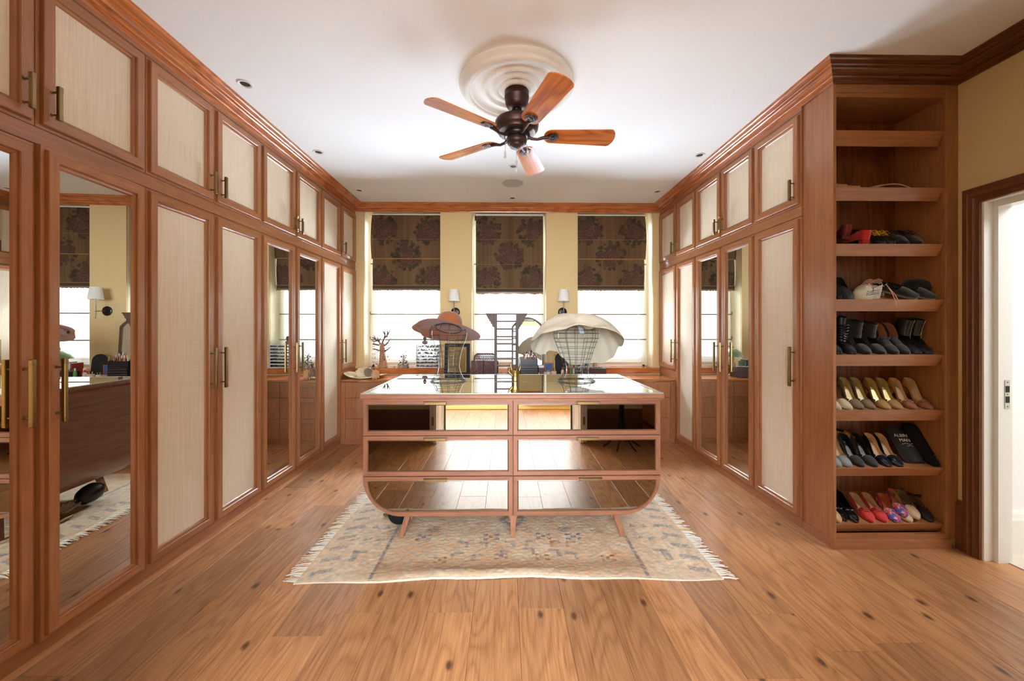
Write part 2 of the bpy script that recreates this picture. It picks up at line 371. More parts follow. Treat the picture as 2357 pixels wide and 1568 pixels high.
# back wall with three openings
wins = ((-1.896, -.88), (-.461, .538), (.961, 1.98))
mb = MB()
xs = [-2.75, wins[0][0], wins[0][1], wins[1][0], wins[1][1], wins[2][0], wins[2][1], 3.1]
for i in range(0, 8, 2): mb.box(xs[i], xs[i + 1], YB, YB + .34, .0, ZC)
for a, b in wins: mb.box(a, b, YB, YB + .34, .0, .845)
for a, b in wins: mb.box(a, b, YB, YB + .34, 2.985, ZC)
struct(mb.build('wall_back', YEL))
struct(MB().box(-2.85, -2.72, -4.1, 5.6, 0, ZC).build('wall_left', YEL))
# right wall with doorway: opening Y 1.30..2.323, z to 2.17
mb = MB()
mb.box(XW, XW + .12, 2.323, 2.50, 0, ZC).box(XW, XW + .12, 1.30, 2.323, 2.185, ZC).box(XW, XW + .12, -.12, 1.30, 0, ZC)
struct(mb.build('wall_right', YEL))
mb = MB().box(XW + .0, XW + .4, 2.5, 5.6, 0, ZC); struct(mb.build('wall_right_rear', YEL))
# front wall behind camera, doorway X -.84..0.90
mb = MB().box(-2.75, -.84, -.24, -.10, 0, ZC).box(.90, 3.0, -.24, -.10, 0, ZC).box(-.84, .90, -.24, -.10, 2.35, ZC)
struct(mb.build('wall_front', YEL))
# bedroom beyond the front doorway
mb = MB().box(-2.75, 3.0, -3.7, -3.6, 0, ZC).box(2.9, 3.0, -3.6, -.24, 0, ZC)
struct(mb.build('wall_bedroom', YEL))
# hall beyond the right doorway
mb = MB().box(XW + .13, 6.2, 2.395, 2.49, 0, ZC).box(6.1, 6.2, -2, 2.4, 0, ZC).box(3.0, 6.2, -2.1, -2.0, 0, ZC)
struct(mb.build('wall_hall', WHT))
mb = MB(); mb.prism([(2.395, .004), (2.395, .262), (2.385, .262), (2.378, .245), (2.375, .225), (2.371, .212), (2.371, .004)], XW + .14, 6.1, axis=0)
struct(mb.build('baseboard_hall', TRIMW))

def sweep(path, prof, cut=True):
    """path: [(x,y)], room on the right of travel; prof: [(projection, z)]. returns one MB per segment"""
    n = len(path); segs = []
    nor = []
    for i in range(n - 1):
        d = Vector((path[i + 1][0] - path[i][0], path[i + 1][1] - path[i][1])).normalized(); nor.append(Vector((d.y, -d.x)))
    def corner(i, p):
        a = nor[i - 1] if i > 0 else nor[0]; b = nor[i] if i < n - 1 else nor[-1]
        m = (a + b) / (1 + a.dot(b)); return Vector(path[i]) + m * p
    for i in range(n - 1):
        mb = MB(); P = []
        for e in (i, i + 1):
            for p, z in prof: c = corner(e, p); P.append((c.x, c.y, z))
        k = len(prof)
        mb.q(P, [(j, j + 1, j + 1 + k, j + k) for j in range(k - 1)]); segs.append(mb)
    return segs
CP = [(.0, 2.957), (.012, 2.957), (.014, 2.966), (.022, 2.968), (.022, 2.974), (.034, 2.978), (.040, 2.984), (.040, 2.990), (.058, 2.993), (.062, 3.000), (.066, 3.008), (.074, 3.013),
      (.092, 3.016), (.098, 3.020), (.098, 3.025), (.108, 3.028), (.120, 3.031), (.128, 3.036), (.131, 3.041), (.137, 3.043), (.137, ZC + .002)]
path = [(XL, -.1), (XL, YB), (XR, YB), (XR, YS), (XW, YS), (XW, -.1), (XL, -.1)]
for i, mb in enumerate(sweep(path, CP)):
    dark = i in (3, 4)  # shade on these two runs is put into a darker wood colour
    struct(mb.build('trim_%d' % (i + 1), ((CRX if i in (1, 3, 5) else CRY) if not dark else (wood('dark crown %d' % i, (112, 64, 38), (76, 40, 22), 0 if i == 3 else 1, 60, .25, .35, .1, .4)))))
# tall dark skirting on front and right walls
SK = [(0, .31), (.010, .31), (.014, .30), (.014, .285), (.022, .275), (.022, 0)]
for nme, pth in (('baseboard_front_left', [(-.95, -.1), (-2.0, -.1)]), ('baseboard_front_right', [(2.89, -.1), (1.02, -.1)]), ('baseboard_right', [(2.89, 1.19), (2.89, -.1)]), ('baseboard_right_corner', [(2.89, 2.455), (2.89, 2.42)])):
    struct(sweep(pth, SK)[0].build(nme, DKX))

# ---- windows
for i, (a, b) in enumerate(wins):
    w = thing('window_%d' % (i + 1), None, None); struct(w)
    mb = MB(); y0, y1 = 5.50, 5.56
    e = .0
    mb.box(a, a + .055, y0, y1, .86, 2.985).box(b - .055, b, y0, y1, .86, 2.985).box(a, b, y0, y1, 2.92, 2.985).box(a, b, y0, y1, .86, .93)
    mb.build('window_frame', TRIMW, w)
    mb = MB().box(a + .055, a + .10, y0 + .01, y1 - .01, .93, 2.92).box(b - .10, b - .055, y0 + .01, y1 - .01, .93, 2.92).box(a + .1, b - .1, y0 + .01, y1 - .01, .93, .985).box(a + .1, b - .1, y0 + .01, y1 - .01, 2.86, 2.92)
    mb.build('sash', TRIMW, w)
    MB().box(a + .1, b - .1, 5.527, 5.531, .985, 2.86).build('pane', ACR, w)
    mb = MB()
    for s, x in ((1, a), (-1, b)): mb.box(x, x + s * .0025, YB + .02, 5.50, .877, 2.984)
    mb.build('reveal_lining', CREAM, w)
    st = MB()
    st.box(a + .004, a + .022, 5.475, 5.50, .88, 2.98).box(b - .022, b - .004, 5.475, 5.50, .88, 2.98); st.build('blind_guide', CREAM, w)
    mb = MB(); hh = (1.475 + .145, 1.475 - .20)
    for z in hh: mb.box(a + .003, a + .016, 5.462, 5.475, z - .018, z + .018)
    mb.build('latch', BRASS, w)
# sill with apron (one timber board)
s = thing('window_sill', 'long timber window sill running behind the counter under all three windows', 'sill')
mb = MB().box(XL + .013, XR - .013, 5.222, YB + .001, .80, .876, bev=.003)
mb.build('apron', CRX, s)
mb = MB()
for a, b in wins: mb.box(a + .003, b - .003, YB, 5.497, .846, .8765)
mb.build('ledge', CRX, s)

# ---- floral roman blinds and sheers
def rose_field(nu, nv, W, H, seed):
    r = np.random.RandomState(seed)
    X, Z = np.meshgrid(np.linspace(0, W, nu), np.linspace(0, H, nv))
    st = r.rand(nu); st = np.convolve(st, np.ones(3) / 3, 'same'); st2 = np.interp(np.arange(nu), np.linspace(0, nu, 9), r.rand(9))
    hs = r.rand(nv); base = np.array(lin((104, 82, 58)))
    col = np.ones((nv, nu, 3)) * base * (.62 + .45 * st[None, :, None] + .35 * st2[None, :, None]) * (.93 + .12 * hs[:, None, None])
    def circ(cx, cz, rad, c1, c2, rings=3.0):
        d = np.hypot(X - cx, (Z - cz)); a = np.arctan2(Z - cz, X - cx)
        rr = rad * (1 + .12 * np.sin(5 * a + cx * 40)); m = d < rr
        t = .5 + .5 * np.sin(d / rad * 2 * math.pi * rings / 2 + a * 2 + cx * 9)
        c = np.array(lin(c1)) * t[..., None] + np.array(lin(c2)) * (1 - t[..., None]); col[m] = col[m] * .25 + c[m] * .75
    cl = [(.17, H - .20), (.83, H - .22), (.50, H - .55), (.15, H - .88), (.85, H - .88)]
    for (cx, cz) in cl:
        for _ in range(56):
            a = r.rand() * 6.28; d = .11 + .10 * r.rand(); circ(cx * W / 1.0 + d * math.cos(a) * .95, cz + d * math.sin(a) * .95, .012 + .02 * r.rand(), (66, 60, 42), (54, 48, 36), 1)
        for _ in range(22):
            a = r.rand() * 6.28; d = .03 + .13 * r.rand(); circ(cx * W + d * math.cos(a), cz + d * math.sin(a), .03 + .03 * r.rand(), (98, 72, 60), (72, 52, 46), 3)
        circ(cx * W + .03, cz - .03, .06, (112, 80, 66), (78, 54, 48), 4)
    return col
VBL = vcol('floral blind cloth', .85); VRUG = vcol('hand knotted pile', 1.0)
FRB = mat('blind fringe', (150, 116, 84), .95, bump=(300, .8)); BANDM = weave('blind band cloth', (84, 76, 64), (58, 50, 42), 300, 300)
def setcol(me, col):
    at = me.color_attributes.new('col', 'FLOAT_COLOR', 'POINT')
    a = np.ones((len(me.vertices), 4), dtype=np.float32); a[:, :3] = np.clip(col.reshape(-1, 3), 0, 1); at.data.foreach_set('color', a.ravel())
places = ['left window', 'middle window', 'right window']
for i, (a, b) in enumerate(wins):
    x0, x1 = a + .045, b - .028
    if i == 2: x0, x1 = a + .01, b - .065
    if i == 0: x0, x1 = a + .065, b - .01
    W = x1 - x0
    zt, zf, zb, ze = 2.955, (2.355 if i != 1 else 2.0), 1.995, 1.935
    if i == 1: zb, ze = 1.955, 1.895
    t = thing('roman_blind', ['dark floral roman blind with a fold, over the left window', 'dark floral roman blind hanging flat, over the middle window', 'dark floral roman blind with a fold, over the right window'][i], 'blind', ((x0 + x1) / 2, 5.40, zt), group=None)
    H = zt - zb; col = rose_field(150, 150, W, H, 3 + i)
    def part(u0, z0, z1, yoff, bow):
        n0 = int(150 * (z0 - zb) / H); n1 = max(n0 + 4, int(150 * (z1 - zb) / H)); n1 = min(n1, 150); m = MB()
        sub = col[n0:n1]
        def fn(u, v):
            z = z0 + (z1 - z0) * v
            x = (u - .5) * (W + bow * math.sin(math.pi * min(1, (1 - v) * .9)) * .03) 
            return (x, yoff - .012 * math.sin(math.pi * v) * (1 + .3 * math.sin(9 * u)) + .002 * math.sin(u * 40 + i), z - zt)
        m.grid(fn, 150, sub.shape[0]); o = m.build('blind_panel', VBL, t, smooth=True); setcol(o.data, sub); return o
    if i != 1:
        part(0, zf, zt, -.035, 1); part(0, zb, zf + .02, 0, 0)
    else: part(0, zb, zt, -.01, 0)
    MB().box(-W / 2, W / 2, -.012, -.004, zb - zt - .048, zb - zt + .0, bev=.002).build('hem_band', BANDM, t)
    MB().box(-W / 2, W / 2, -.02, -.010, zb - zt - .004, zb - zt + .004, bev=.002).build('rod_pocket', weave('blind seam %d' % i, (176, 138, 84), (120, 90, 54)), t)
    SEAM_HIGHLIGHT = bpy.data.materials.get('blind seam %d' % i)
    for zz, hh_ in ((zf, .006), (2.62, .002)) if i != 1 else ((2.62, .002), (2.28, .002)):  # strip at the fold is its highlight painted on; thin strips are seams
        MB().box(-W / 2, W / 2, -.056 if zz == zf else -.052, -.050 if zz == zf else -.049, zz - zt - hh_, zz - zt + hh_, bev=.001).build('seam', SEAM_HIGHLIGHT, t)
    m = MB(); n = 150
    for k in range(n):
        x = -W / 2 + W * (k + .5) / n; l = .016 + .012 * rnd.random() + (.012 * abs(math.sin(k * .11)) if i == 1 else 0)
        m.box(x - .0028, x + .0028, -.014, -.006, zb - zt - .046 - l, zb - zt - .044)
    tag(m.build('fringe', FRB, t), kind='stuff')
    MB().box(-W / 2, W / 2, -.03, .03, -.002, .02).build('headrail', TRIMW, t)
    # sheer
    t = thing('sheer_blind', 'sheer white roman blind with thin battens, drawn down over the ' + places[i], 'blind', ((a + b) / 2, 5.455, .9))
    sw = (b - a) - .035; m = MB()
    m.grid(lambda u, v: ((u - .5) * sw, .006 * math.sin(u * 14 + i) * math.sin(v * 5), v * 2.0), 16, 16); m.build('sheer_cloth', SHEER, t, smooth=True)
    BATM = mat('batten tape', (112, 98, 74), .8)
    for z in (onY(900, 723 + .5, 5.45).z, onY(900, 782, 5.45).z, 2.3):
        MB().box(-sw / 2, sw / 2, -.008, .002, z - .9 - .007, z - .9 + .007).build('batten', BATM, t)
    MB().box(-sw / 2, sw / 2, -.01, .004, .0, .035).build('hem', mat('sheer hem', (226, 210, 180), .9), t)

# ---- outside
HOUSE = mat('pale render', (62, 59, 54), .9); 
h = thing('neighbouring_house', 'pale rendered house with a white framed window seen through the right sheer blind', 'house', (3.2, 9.2, 0))
MB().box(-1.6, 5.5, 0, .3, 0, 6).build('wall', HOUSE, h)
p0 = onY(1336, 672, 9.2); p1 = onY(1441, 870, 9.2)
WB = mat('bright white paint', (112, 110, 106), .7)
mb = MB(); x0, x1, z0, z1 = p0.x - 3.2, p1.x - 3.2, p1.z - .2, p0.z + 0
mb.box(x0, x0 + .24, -.06, 0, z0, z1).box(x1 - .22, x1, -.06, 0, z0, z1).box(x0, x1, -.06, 0, z1 - .2, z1).box(x0, x1, -.06, 0, z0, z0 + .2)
mb.build('window_surround', WB, h)
MB().box(x0 + .2, x1 - .2, -.03, -.005, z0 + .1, z1 - .1).build('window_glass', mat('outdoor window glass', (58, 59, 57), .6), h)
LEAF = mat('hedge leaf', (62, 64, 42), .8); t = thing('hedge', 'pale green leafy hedge beyond the left window', 'hedge', (-2.3, 8.4, 0))
mb = MB()
for _ in range(2600):
    x, y, z = rnd.uniform(-2.6, 1.6), rnd.uniform(-.4, .5), rnd.uniform(0, 2.9); r = rnd.uniform(.04, .08)
    a = Vector((rnd.gauss(0, 1), rnd.gauss(0, 1), rnd.gauss(0, 1))).normalized(); b = a.orthogonal().normalized()
    c = a.cross(b); p = Vector((x, y, z)); mb.q([p - b * r, p - c * r * .5, p + b * r, p + c * r * .5], [(0, 1, 2, 3)])
tag(mb.build('foliage', LEAF, t), kind='stuff')
struct(MB().box(-12, 16, 5.95, 24, -.4, -.3).build('ground_outside', mat('garden paving', (96, 96, 92), .95)))

# ------------------------------------------------------------------ wardrobes
def ring(mb, u0, u1, z0, z1, prof, kv=0, kh=1):
    """mitred moulding ring; prof [(inset, out)], out is -y"""
    n = len(prof); P = []
    for d, w in prof:
        P += [(u0 + d, -w, z0 + d), (u1 - d, -w, z0 + d), (u1 - d, -w, z1 - d), (u0 + d, -w, z1 - d)]
    Fs, ks = [], []
    for i in range(n - 1):
        for c in range(4):
            Fs.append((i * 4 + c, i * 4 + (c + 1) % 4, (i + 1) * 4 + (c + 1) % 4, (i + 1) * 4 + c)); ks.append(kh if c in (0, 2) else kv)
    b = len(mb.v); mb.v += P
    for f, k in zip(Fs, ks): mb.f.append(tuple(b + i for i in f)); mb.m.append(k)
    return mb
DPROF = [(0, -.018), (0, .010), (.0015, .012), (.013, .012), (.0135, .009), (.017, .009), (.018, .026), (.021, .028), (.058, .028), (.061, .024), (.0615, .016), (.066, .0155), (.074, .012), (.080, .005), (.083, .004)]
hm = {}
def handle(parent, u, z0, z1):
    L = z1 - z0; key = round(L, 3)
    if key not in hm:
        mb = MB(); r = .0085
        mb.box(-r, r, -.052 - 2 * r, -.052, -L / 2, L / 2, bev=.0025)
        for s in (-1, 1):
            for d in (.006, .014, .022): mb.box(-r - .0006, r + .0006, -.0526 - 2 * r, -.0514, s * (L / 2 - d) - .002, s * (L / 2 - d) + .002, bev=.001)
            zz = s * (L / 2 - .14 * L if L > .2 else L / 2 - .17 * L)
            mb.tube([(0, -.024, zz), (0, -.053, zz)], .0045, 8)
            mb.tube([(0, -.027, zz), (0, -.031, zz)], .008, 8)
        hm[key] = mb.build('handle', BRASS, parent, loc=(u, 0, (z0 + z1) / 2)); return hm[key]
    return dup(hm[key], parent, loc=(u, 0, (z0 + z1) / 2))
def wardrobe(label, loc, rotz, bounds, kinds, hs, depth=.62, zlow=None, ajar=None, short=0):
    """bounds: u positions; kinds for lower doors; hs: per door handle side -1/+1/0"""
    t = thing('wardrobe', label, 'wardrobe', loc, (0, 0, rotz), 'built-in wardrobe units')
    U0, U1 = bounds[0], bounds[-1]
    MB().box(U0 + .001, U1 - .001 - short, .019, depth, .05, 2.957).build('carcass', [WV], t)
    MB().box(U0, U1, -.0115, .025, 2.192, 2.262).build('middle_rail', WH, t)
    MB().box(U0, U1, -.0115, .025, 2.929, 2.957).build('frieze', WH, t)
    MB().box(U0, U1, -.006, .03, 0, .058).build('plinth', WH, t)
    for i, kd in enumerate(kinds):
        a, b = bounds[i] + .0015, bounds[i + 1] - .0015
        for up in (0, 1):
            z0, z1 = (2.265, 2.926) if up else (.061, 2.189)
            k2 = 'cloth' if up else kd
            if not up and zlow and i in zlow: z0 = zlow[i]
            d = ring(MB(), a, b, z0, z1, DPROF).build('door', [WV, WH], t)
            MB().box(a + .08, b - .08, -.006, .002, z0 + .08, z1 - .08).build('mirror_panel' if k2 == 'mirror' else 'cloth_panel', MIR if k2 == 'mirror' else GRASS, d)
            if ajar and not up and i in ajar:
                th = R(ajar[i]); d.rotation_euler = (0, 0, th); d.location = (b - b * math.cos(th), -b * math.sin(th), 0)
            s = hs[i]
            if s:
                u = (b - .048) if s > 0 else (a + .048)
                if up: handle(d, u, 2.312, 2.462)
                else: handle(d, u, .99, 1.272)
            if not up and zlow and i in zlow:
                MB().box(a, b, -.010, .022, .06, zlow[i] - .003).build('infill_panel', WV, t)
    return t
lb = [.165, .67, 1.185, 1.697, 2.207, 2.718, 3.232, 3.75, 4.26, 4.768, YB]
lk = ['cloth', 'cloth', 'mirror', 'mirror', 'cloth', 'cloth', 'mirror', 'mirror', 'cloth', 'cloth']
ll = ['nearest the front wall on the left, all cloth doors', 'with the two tallest looking mirror doors, nearest on the left', 'with four woven cloth doors, in the middle of the left side', 'with mirror doors, third along the left side', 'with cloth doors, at the far left end where the counter meets it']
wardrobe('left wall wardrobe between the front corner and the first mirrored doors', (XL, lb[0], 0), R(90), [0, lb[1] - lb[0], lb[2] - lb[0]], lk[0:2], (1, -1))
lw = ['left wardrobe with full mirror doors nearest the camera', 'left wardrobe with four woven cloth doors, between two mirrored units', 'left wardrobe with narrow mirror doors beside the counter end unit', 'left wardrobe with cloth doors touching the window wall and counter']
for n, j in enumerate((2, 4, 6, 8)):
    B = [0, lb[j + 1] - lb[j], lb[j + 2] - lb[j]]
    wardrobe(lw[n], (XL, lb[j], 0), R(90), B, lk[j:j + 2], (1, -1), zlow={1: .885} if j == 8 else None, ajar={1: 2.35} if j == 2 else None)
rb = [YB, 4.712, 4.223, 3.720, 3.221, 2.709]
wardrobe('right wardrobe with cloth doors touching the window wall and counter', (XR, rb[0], 0), R(-90), [0, rb[0] - rb[1], rb[0] - rb[2]], ['cloth', 'cloth'], (1, -1), zlow={0: .885})
wardrobe('right wardrobe with two full mirror doors', (XR, rb[2], 0), R(-90), [0, rb[2] - rb[3], rb[2] - rb[4]], ['mirror', 'mirror'], (1, -1))
wardrobe('right wardrobe with a single wide cloth door beside the open shoe shelves', (XR, rb[4], 0), R(-90), [0, rb[4] - rb[5]], ['cloth'], (1,), depth=.6, short=.10)

# ------------------------------------------------------------------ shoe bookcase
SH = [(2.583, 2.667), (2.229, 2.304), (1.871, 1.943), (1.514, 1.588), (1.159, 1.234), (.804, .879), (.447, .508), (.089, .150)]
bc = thing('shoe_bookcase', 'tall open timber bookcase of slanted shelves filled with shoes', 'bookcase', (XR, YS, 0))
BX0, BX1 = 2.100, 2.806
MB().box(XR, XR + .02, YS, 2.7075, .058, 2.957, bev=.001).build('side_panel', WV, bc, world=True)
MB().box(XR + .02, BX0 - .001, YS + .022, 2.80, .058, 2.957).build('inner_side', WV, bc, world=True)
MB().box(BX0 - .004, BX0, YS + .002, YS + .022, .058, 2.9).build('left_lipping', WV, bc, world=True)
MB().box(BX1, XW - .002, YS, YS + .022, .058, 2.957, bev=.001).build('right_stile', WV, bc, world=True)
MB().box(BX1 + .012, BX1 + .03, YS + .022, 2.80, .058, 2.957).build('right_side', WV, bc, world=True)
MB().box(XR + .02, BX1, YS, YS + .022, 2.905, 2.957).build('top_fascia', WH, bc, world=True)
MB().box(BX0, BX1, YS + .006, YS + .022, 2.878, 2.905).build('top_rail', WH, bc, world=True)
MB().box(BX0, BX1 + .012, YS + .022, 2.80, 2.881, 2.90).build('top_board', WH, bc, world=True)
MB().box(XR + .02, BX1 + .03, 2.79, 2.80, .058, 2.9).build('back_panel', wood('bookcase back wood', (150, 92, 54), (98, 56, 32), 2, 55, .4, .5, .14), bc, world=True)
MB().box(BX0, BX1, YS, YS + .022, .058, .090).build('bottom_rail', WH, bc, world=True)
MB().box(XR - .004, XW - .06, YS - .012, YS + .02, 0, .058).box(XR - .004, XR + .012, YS + .02, 2.709, 0, .058).build('plinth', WH, bc, world=True)
SLOPE = R(15)
for zb_, zt_ in SH:
    mb = MB(); h = zt_ - zb_; y0 = YS + .008
    # board sloping up to the back, lip leaning back
    rise = math.tan(SLOPE) * .315
    mb.prism([(y0 + .014, zt_ - .006), (y0 + .33, zt_ - .006 + rise), (y0 + .33, zt_ - .024 + rise), (y0 + .02, zt_ - .024)], BX0 + .001, BX1 + .011, axis=0, k=0)
    s = mb.build('shelf', WH, bc, world=True)
    m2 = MB(); m2.prism([(y0, zt_), (y0 + .016, zt_ + .001), (y0 + .016 + .035, zb_ + .004), (y0 + .035, zb_)], BX0 + .001, BX1 + .004, axis=0)
    o = m2.build('shelf_lip', WH, bc, world=True); o.parent = s; o.location = (0, 0, 0)

# ------------------------------------------------------------------ back counter and drawer units
ct = thing('countertop', 'long timber countertop running under the windows', 'countertop', (0, 4.99, .753))
MB().box(XL + .013, XR - .013, 4.745, 5.221, .766, .786, bev=.003).build('top_board', CRX, ct, world=True)
MB().box(XL + .013, XR - .013, 4.752, 4.775, .753, .7655).build('brass_lipping', BRASS, ct, world=True)
cols = [(-1.942, -1.30, 1), (-1.30, -.66, 0), (-.66, 0.03, 1), (0.03, .72, 0), (.72, 1.36, 1), (1.36, 2.007, 0)]
nm = ['leftmost under the counter, with brass bar pulls', 'second from the left under the counter, without pulls', 'third from the left under the counter, behind the mirrored island', 'fourth from the left under the counter, behind the mirrored island', 'second from the right under the counter, with bar pulls', 'rightmost under the counter, without pulls']
for (a, b, hd), lbn in zip(cols, nm):
    t = thing('drawer_unit', 'timber three-drawer unit ' + lbn, 'drawers', ((a + b) / 2, 4.77, 0), group='drawer units under the counter')
    x0, x1 = a, b
    if a < -1.9: x0 = XL + .013
    if b > 2.0: x1 = XR - .013
    MB().box(x0, x1, 4.77, 5.215, .06, .752).build('carcass', WV, t, world=True)
    if a < -1.9: MB().box(x0, a - .002, 4.752, 4.77, .061, .752).build('filler', WV, t, world=True)
    if b > 2.0: MB().box(b + .002, x1, 4.752, 4.77, .061, .752).build('filler', WV, t, world=True)
    MB().box(x0, x1, 4.765, 4.80, 0, .06).build('plinth', WH, t, world=True)
    for z0, z1 in ((.566, .750), (.313, .563), (.062, .310)):
        d = MB().box(a + .0015, b - .0015, 4.750, 4.769, z0, z1, bev=.001).build('drawer', WV, t, world=True)
        if hd:
            mb = MB(); c = (a + b) / 2; zz = z1 - .055
            mb.box(c - .085, c + .085, 4.722, 4.730, zz - .005, zz + .005, bev=.002).box(c - .07, c - .062, 4.73, 4.75, zz - .003, zz + .003).box(c + .062, c + .07, 4.73, 4.75, zz - .003, zz + .003)
            o = mb.build('handle', BRASS, t, world=True); o.parent = d; o.location = (0, 0, 0)

# ------------------------------------------------------------------ right doorway
d2 = thing('door_2', None, None); struct(d2)
CPR = [(0, .012), (.004, .018), (.03, .020), (.034, .016), (.05, .014), (.054, .02), (.062, .024), (.068, .02), (.072, .014), (.084, .012), (.092, .022), (.098, .024), (.102, .012), (.102, 0)]
mb = MB()
# casing swept: vertical far leg, head, near leg
yo, yi, zo = 2.425, 1.198, 2.268
P = []
for d, w in CPR:
    P += [(XW - w, yo - d, 0), (XW - w, yo - d, zo - d), (XW - w, yi + d, zo - d), (XW - w, yi + d, 0)]
n = len(CPR); b0 = len(mb.v); mb.v += P
for i in range(n - 1):
    for c in range(3): mb.f.append(tuple(b0 + q for q in (i * 4 + c, i * 4 + c + 1, (i + 1) * 4 + c + 1, (i + 1) * 4 + c))); mb.m.append(0 if c != 1 else 1)
mb.build('casing', [DKY, DKX], d2)
mb = MB()
mb.box(XW - .012, XW + .045, 2.312, 2.325, 0, 2.175).box(XW - .012, XW + .045, 1.298, 1.312, 0, 2.175).box(XW - .012, XW + .13, 1.30, 2.323, 2.165, 2.185)
mb.build('jamb_lining', TRIMW, d2)
mb = MB().box(XW + .045, XW + .13, 2.288, 2.325, 0, 2.165).box(XW + .045, XW + .13, 1.30, 1.335, 0, 2.165).box(XW + .045, XW + .13, 1.335, 2.288, 2.13, 2.165)
mb.build('door_stop', TRIMW, d2)
zc = onY(2310, 908, 2.287).z
mb = MB().box(XW + .082, XW + .112, 2.285, 2.288, zc - .085, zc + .085)
st = mb.build('strike_plate', mat('brushed steel', (206, 204, 200), .3, .8), d2)
MB().box(XW + .086, XW + .108, 2.2835, 2.2852, zc + .012, zc + .050).box(XW + .086, XW + .108, 2.2835, 2.2852, zc - .050, zc - .012).build('latch_hole', BLKM, st)
m = MB()
for z in (zc + .072, zc, zc - .072): m.tube([(XW + .097, 2.2852, z), (XW + .097, 2.2838, z)], .004, 8)
m.build('screw', STEEL, st)

# front doorway: white folded double doors and jamb
d1 = thing('door_1', None, None); struct(d1)
MB().box(-.87, -.84, -.26, -.08, 0, 2.38).box(.90, .93, -.26, -.08, 0, 2.38).box(-.84, .90, -.26, -.08, 2.35, 2.38).build('door_frame', TRIMW, d1)
for s, xh in ((-1, -.845), (1, .905)):
    for k, off in enumerate((0, .047)):
        xa = xh + s * (off); xb = xa + s * .04
        lf = MB().box(xa, xb, -.075, .46 - k * .03, .01, 2.33, bev=.002).build('door_leaf', TRIMW, d1)
        for z0, z1 in ((.12, .85), (.95, 2.2)):
            m = ring(MB(), 0, .34, z0, z1, [(0, 0), (.01, .004), (.03, -.006), (.04, -.006)])
            o = m.build('door_moulding', TRIMW, lf, loc=(xa if s > 0 else xa + .0, .03, 0), rot=(0, 0, R(90) * (-s)))
            if s > 0: o.location = (xa, .37, 0)
    for z in (.28, 1.2, 2.1):
        MB().box(xh + s * .03, xh + s * .058, .455, .465, z - .05, z + .05).build('hinge', BRASS, d1)

# ------------------------------------------------------------------ ceiling fittings
FX, FY = .072, 2.655
t = thing('ceiling_medallion', 'round white plaster ceiling medallion with stepped rings above the fan', 'medallion', (FX, FY, ZC))
prof = [(.385, .0), (.388, -.014), (.378, -.026), (.366, -.030), (.362, -.040), (.350, -.050), (.335, -.056), (.322, -.052), (.318, -.044), (.310, -.046), (.302, -.042),
        (.29, -.030), (.27, -.024), (.245, -.022), (.235, -.030), (.222, -.036), (.208, -.034), (.200, -.026), (.185, -.022), (.172, -.024), (.160, -.034), (.145, -.038), (.132, -.034), (.125, -.028), (.118, -.034), (.105, -.044), (.09, -.046), (.08, -.040), (0, -.04)]
MB().lathe(prof, 96).build('plaster_rings', PLAS, t, smooth=True)
fan = thing('ceiling_fan', 'five-bladed ceiling fan with honey wood blades and bronze motor', 'ceiling fan', (FX, FY, 0))
MB().lathe([(.0, 3.012), (.078, 3.012), (.082, 3.006), (.082, 2.975), (.084, 2.972), (.084, 2.965), (.081, 2.962), (.078, 2.93), (.066, 2.905), (.045, 2.892), (.036, 2.888), (.034, 2.892), (0, 2.892)], 40).build('canopy', BRZ, fan, smooth=True)
MB().lathe([(0, 2.90), (.028, 2.895), (.034, 2.882), (.026, 2.868), (.018, 2.862), (.018, 2.83), (0, 2.83)], 24).build('downrod', BRZD, fan, smooth=True)
MB().lathe([(0, 2.845), (.05, 2.843), (.09, 2.832), (.118, 2.818), (.120, 2.812), (.143, 2.806), (.148, 2.798), (.149, 2.775), (.145, 2.768), (.145, 2.755), (.138, 2.748), (.128, 2.742), (.125, 2.728), (.112, 2.722), (0, 2.722)], 48).build('motor_housing', BRZ, fan, smooth=True)
MB().lathe([(0, 2.724), (.088, 2.724), (.09, 2.716), (.085, 2.700), (.066, 2.692), (0, 2.692)], 40).build('blade_hub', BRZD, fan, smooth=True)
MB().lathe([(0, 2.695), (.064, 2.695), (.068, 2.688), (.068, 2.668), (.062, 2.655), (.050, 2.648), (.048, 2.636), (.030, 2.626), (.012, 2.622), (0, 2.620)], 40).build('switch_cap', BRZ, fan, smooth=True)
def blade_mesh():
    pts = []
    r0, r1 = .185, .655
    # outline in local x (radial), y (width)
    out = [(r0 + .012, -.055)]
    for i in range(9):
        a = -math.pi / 2 - math.pi * i / 8 * .999
        out.append((r0 + .05 + .05 * math.cos(a), .062 * math.sin(a)))
    out = [(r0 + .05 + .05 * math.cos(a_), .062 * math.sin(a_)) for a_ in [math.pi / 2 + math.pi * i / 10 for i in range(11)]]
    out += [(r1 - .02, -.079), (r1 - .006, -.072)]
    for i in range(1, 7): yy = -.072 + .144 * i / 7; out.append((r1 + .018 * math.sin(math.pi * i / 7), yy))
    out += [(r1 - .006, .072), (r1 - .02, .079)]
    mb = MB(); mb.prism(out, -.003, .003, axis=2); return mb
BM = None
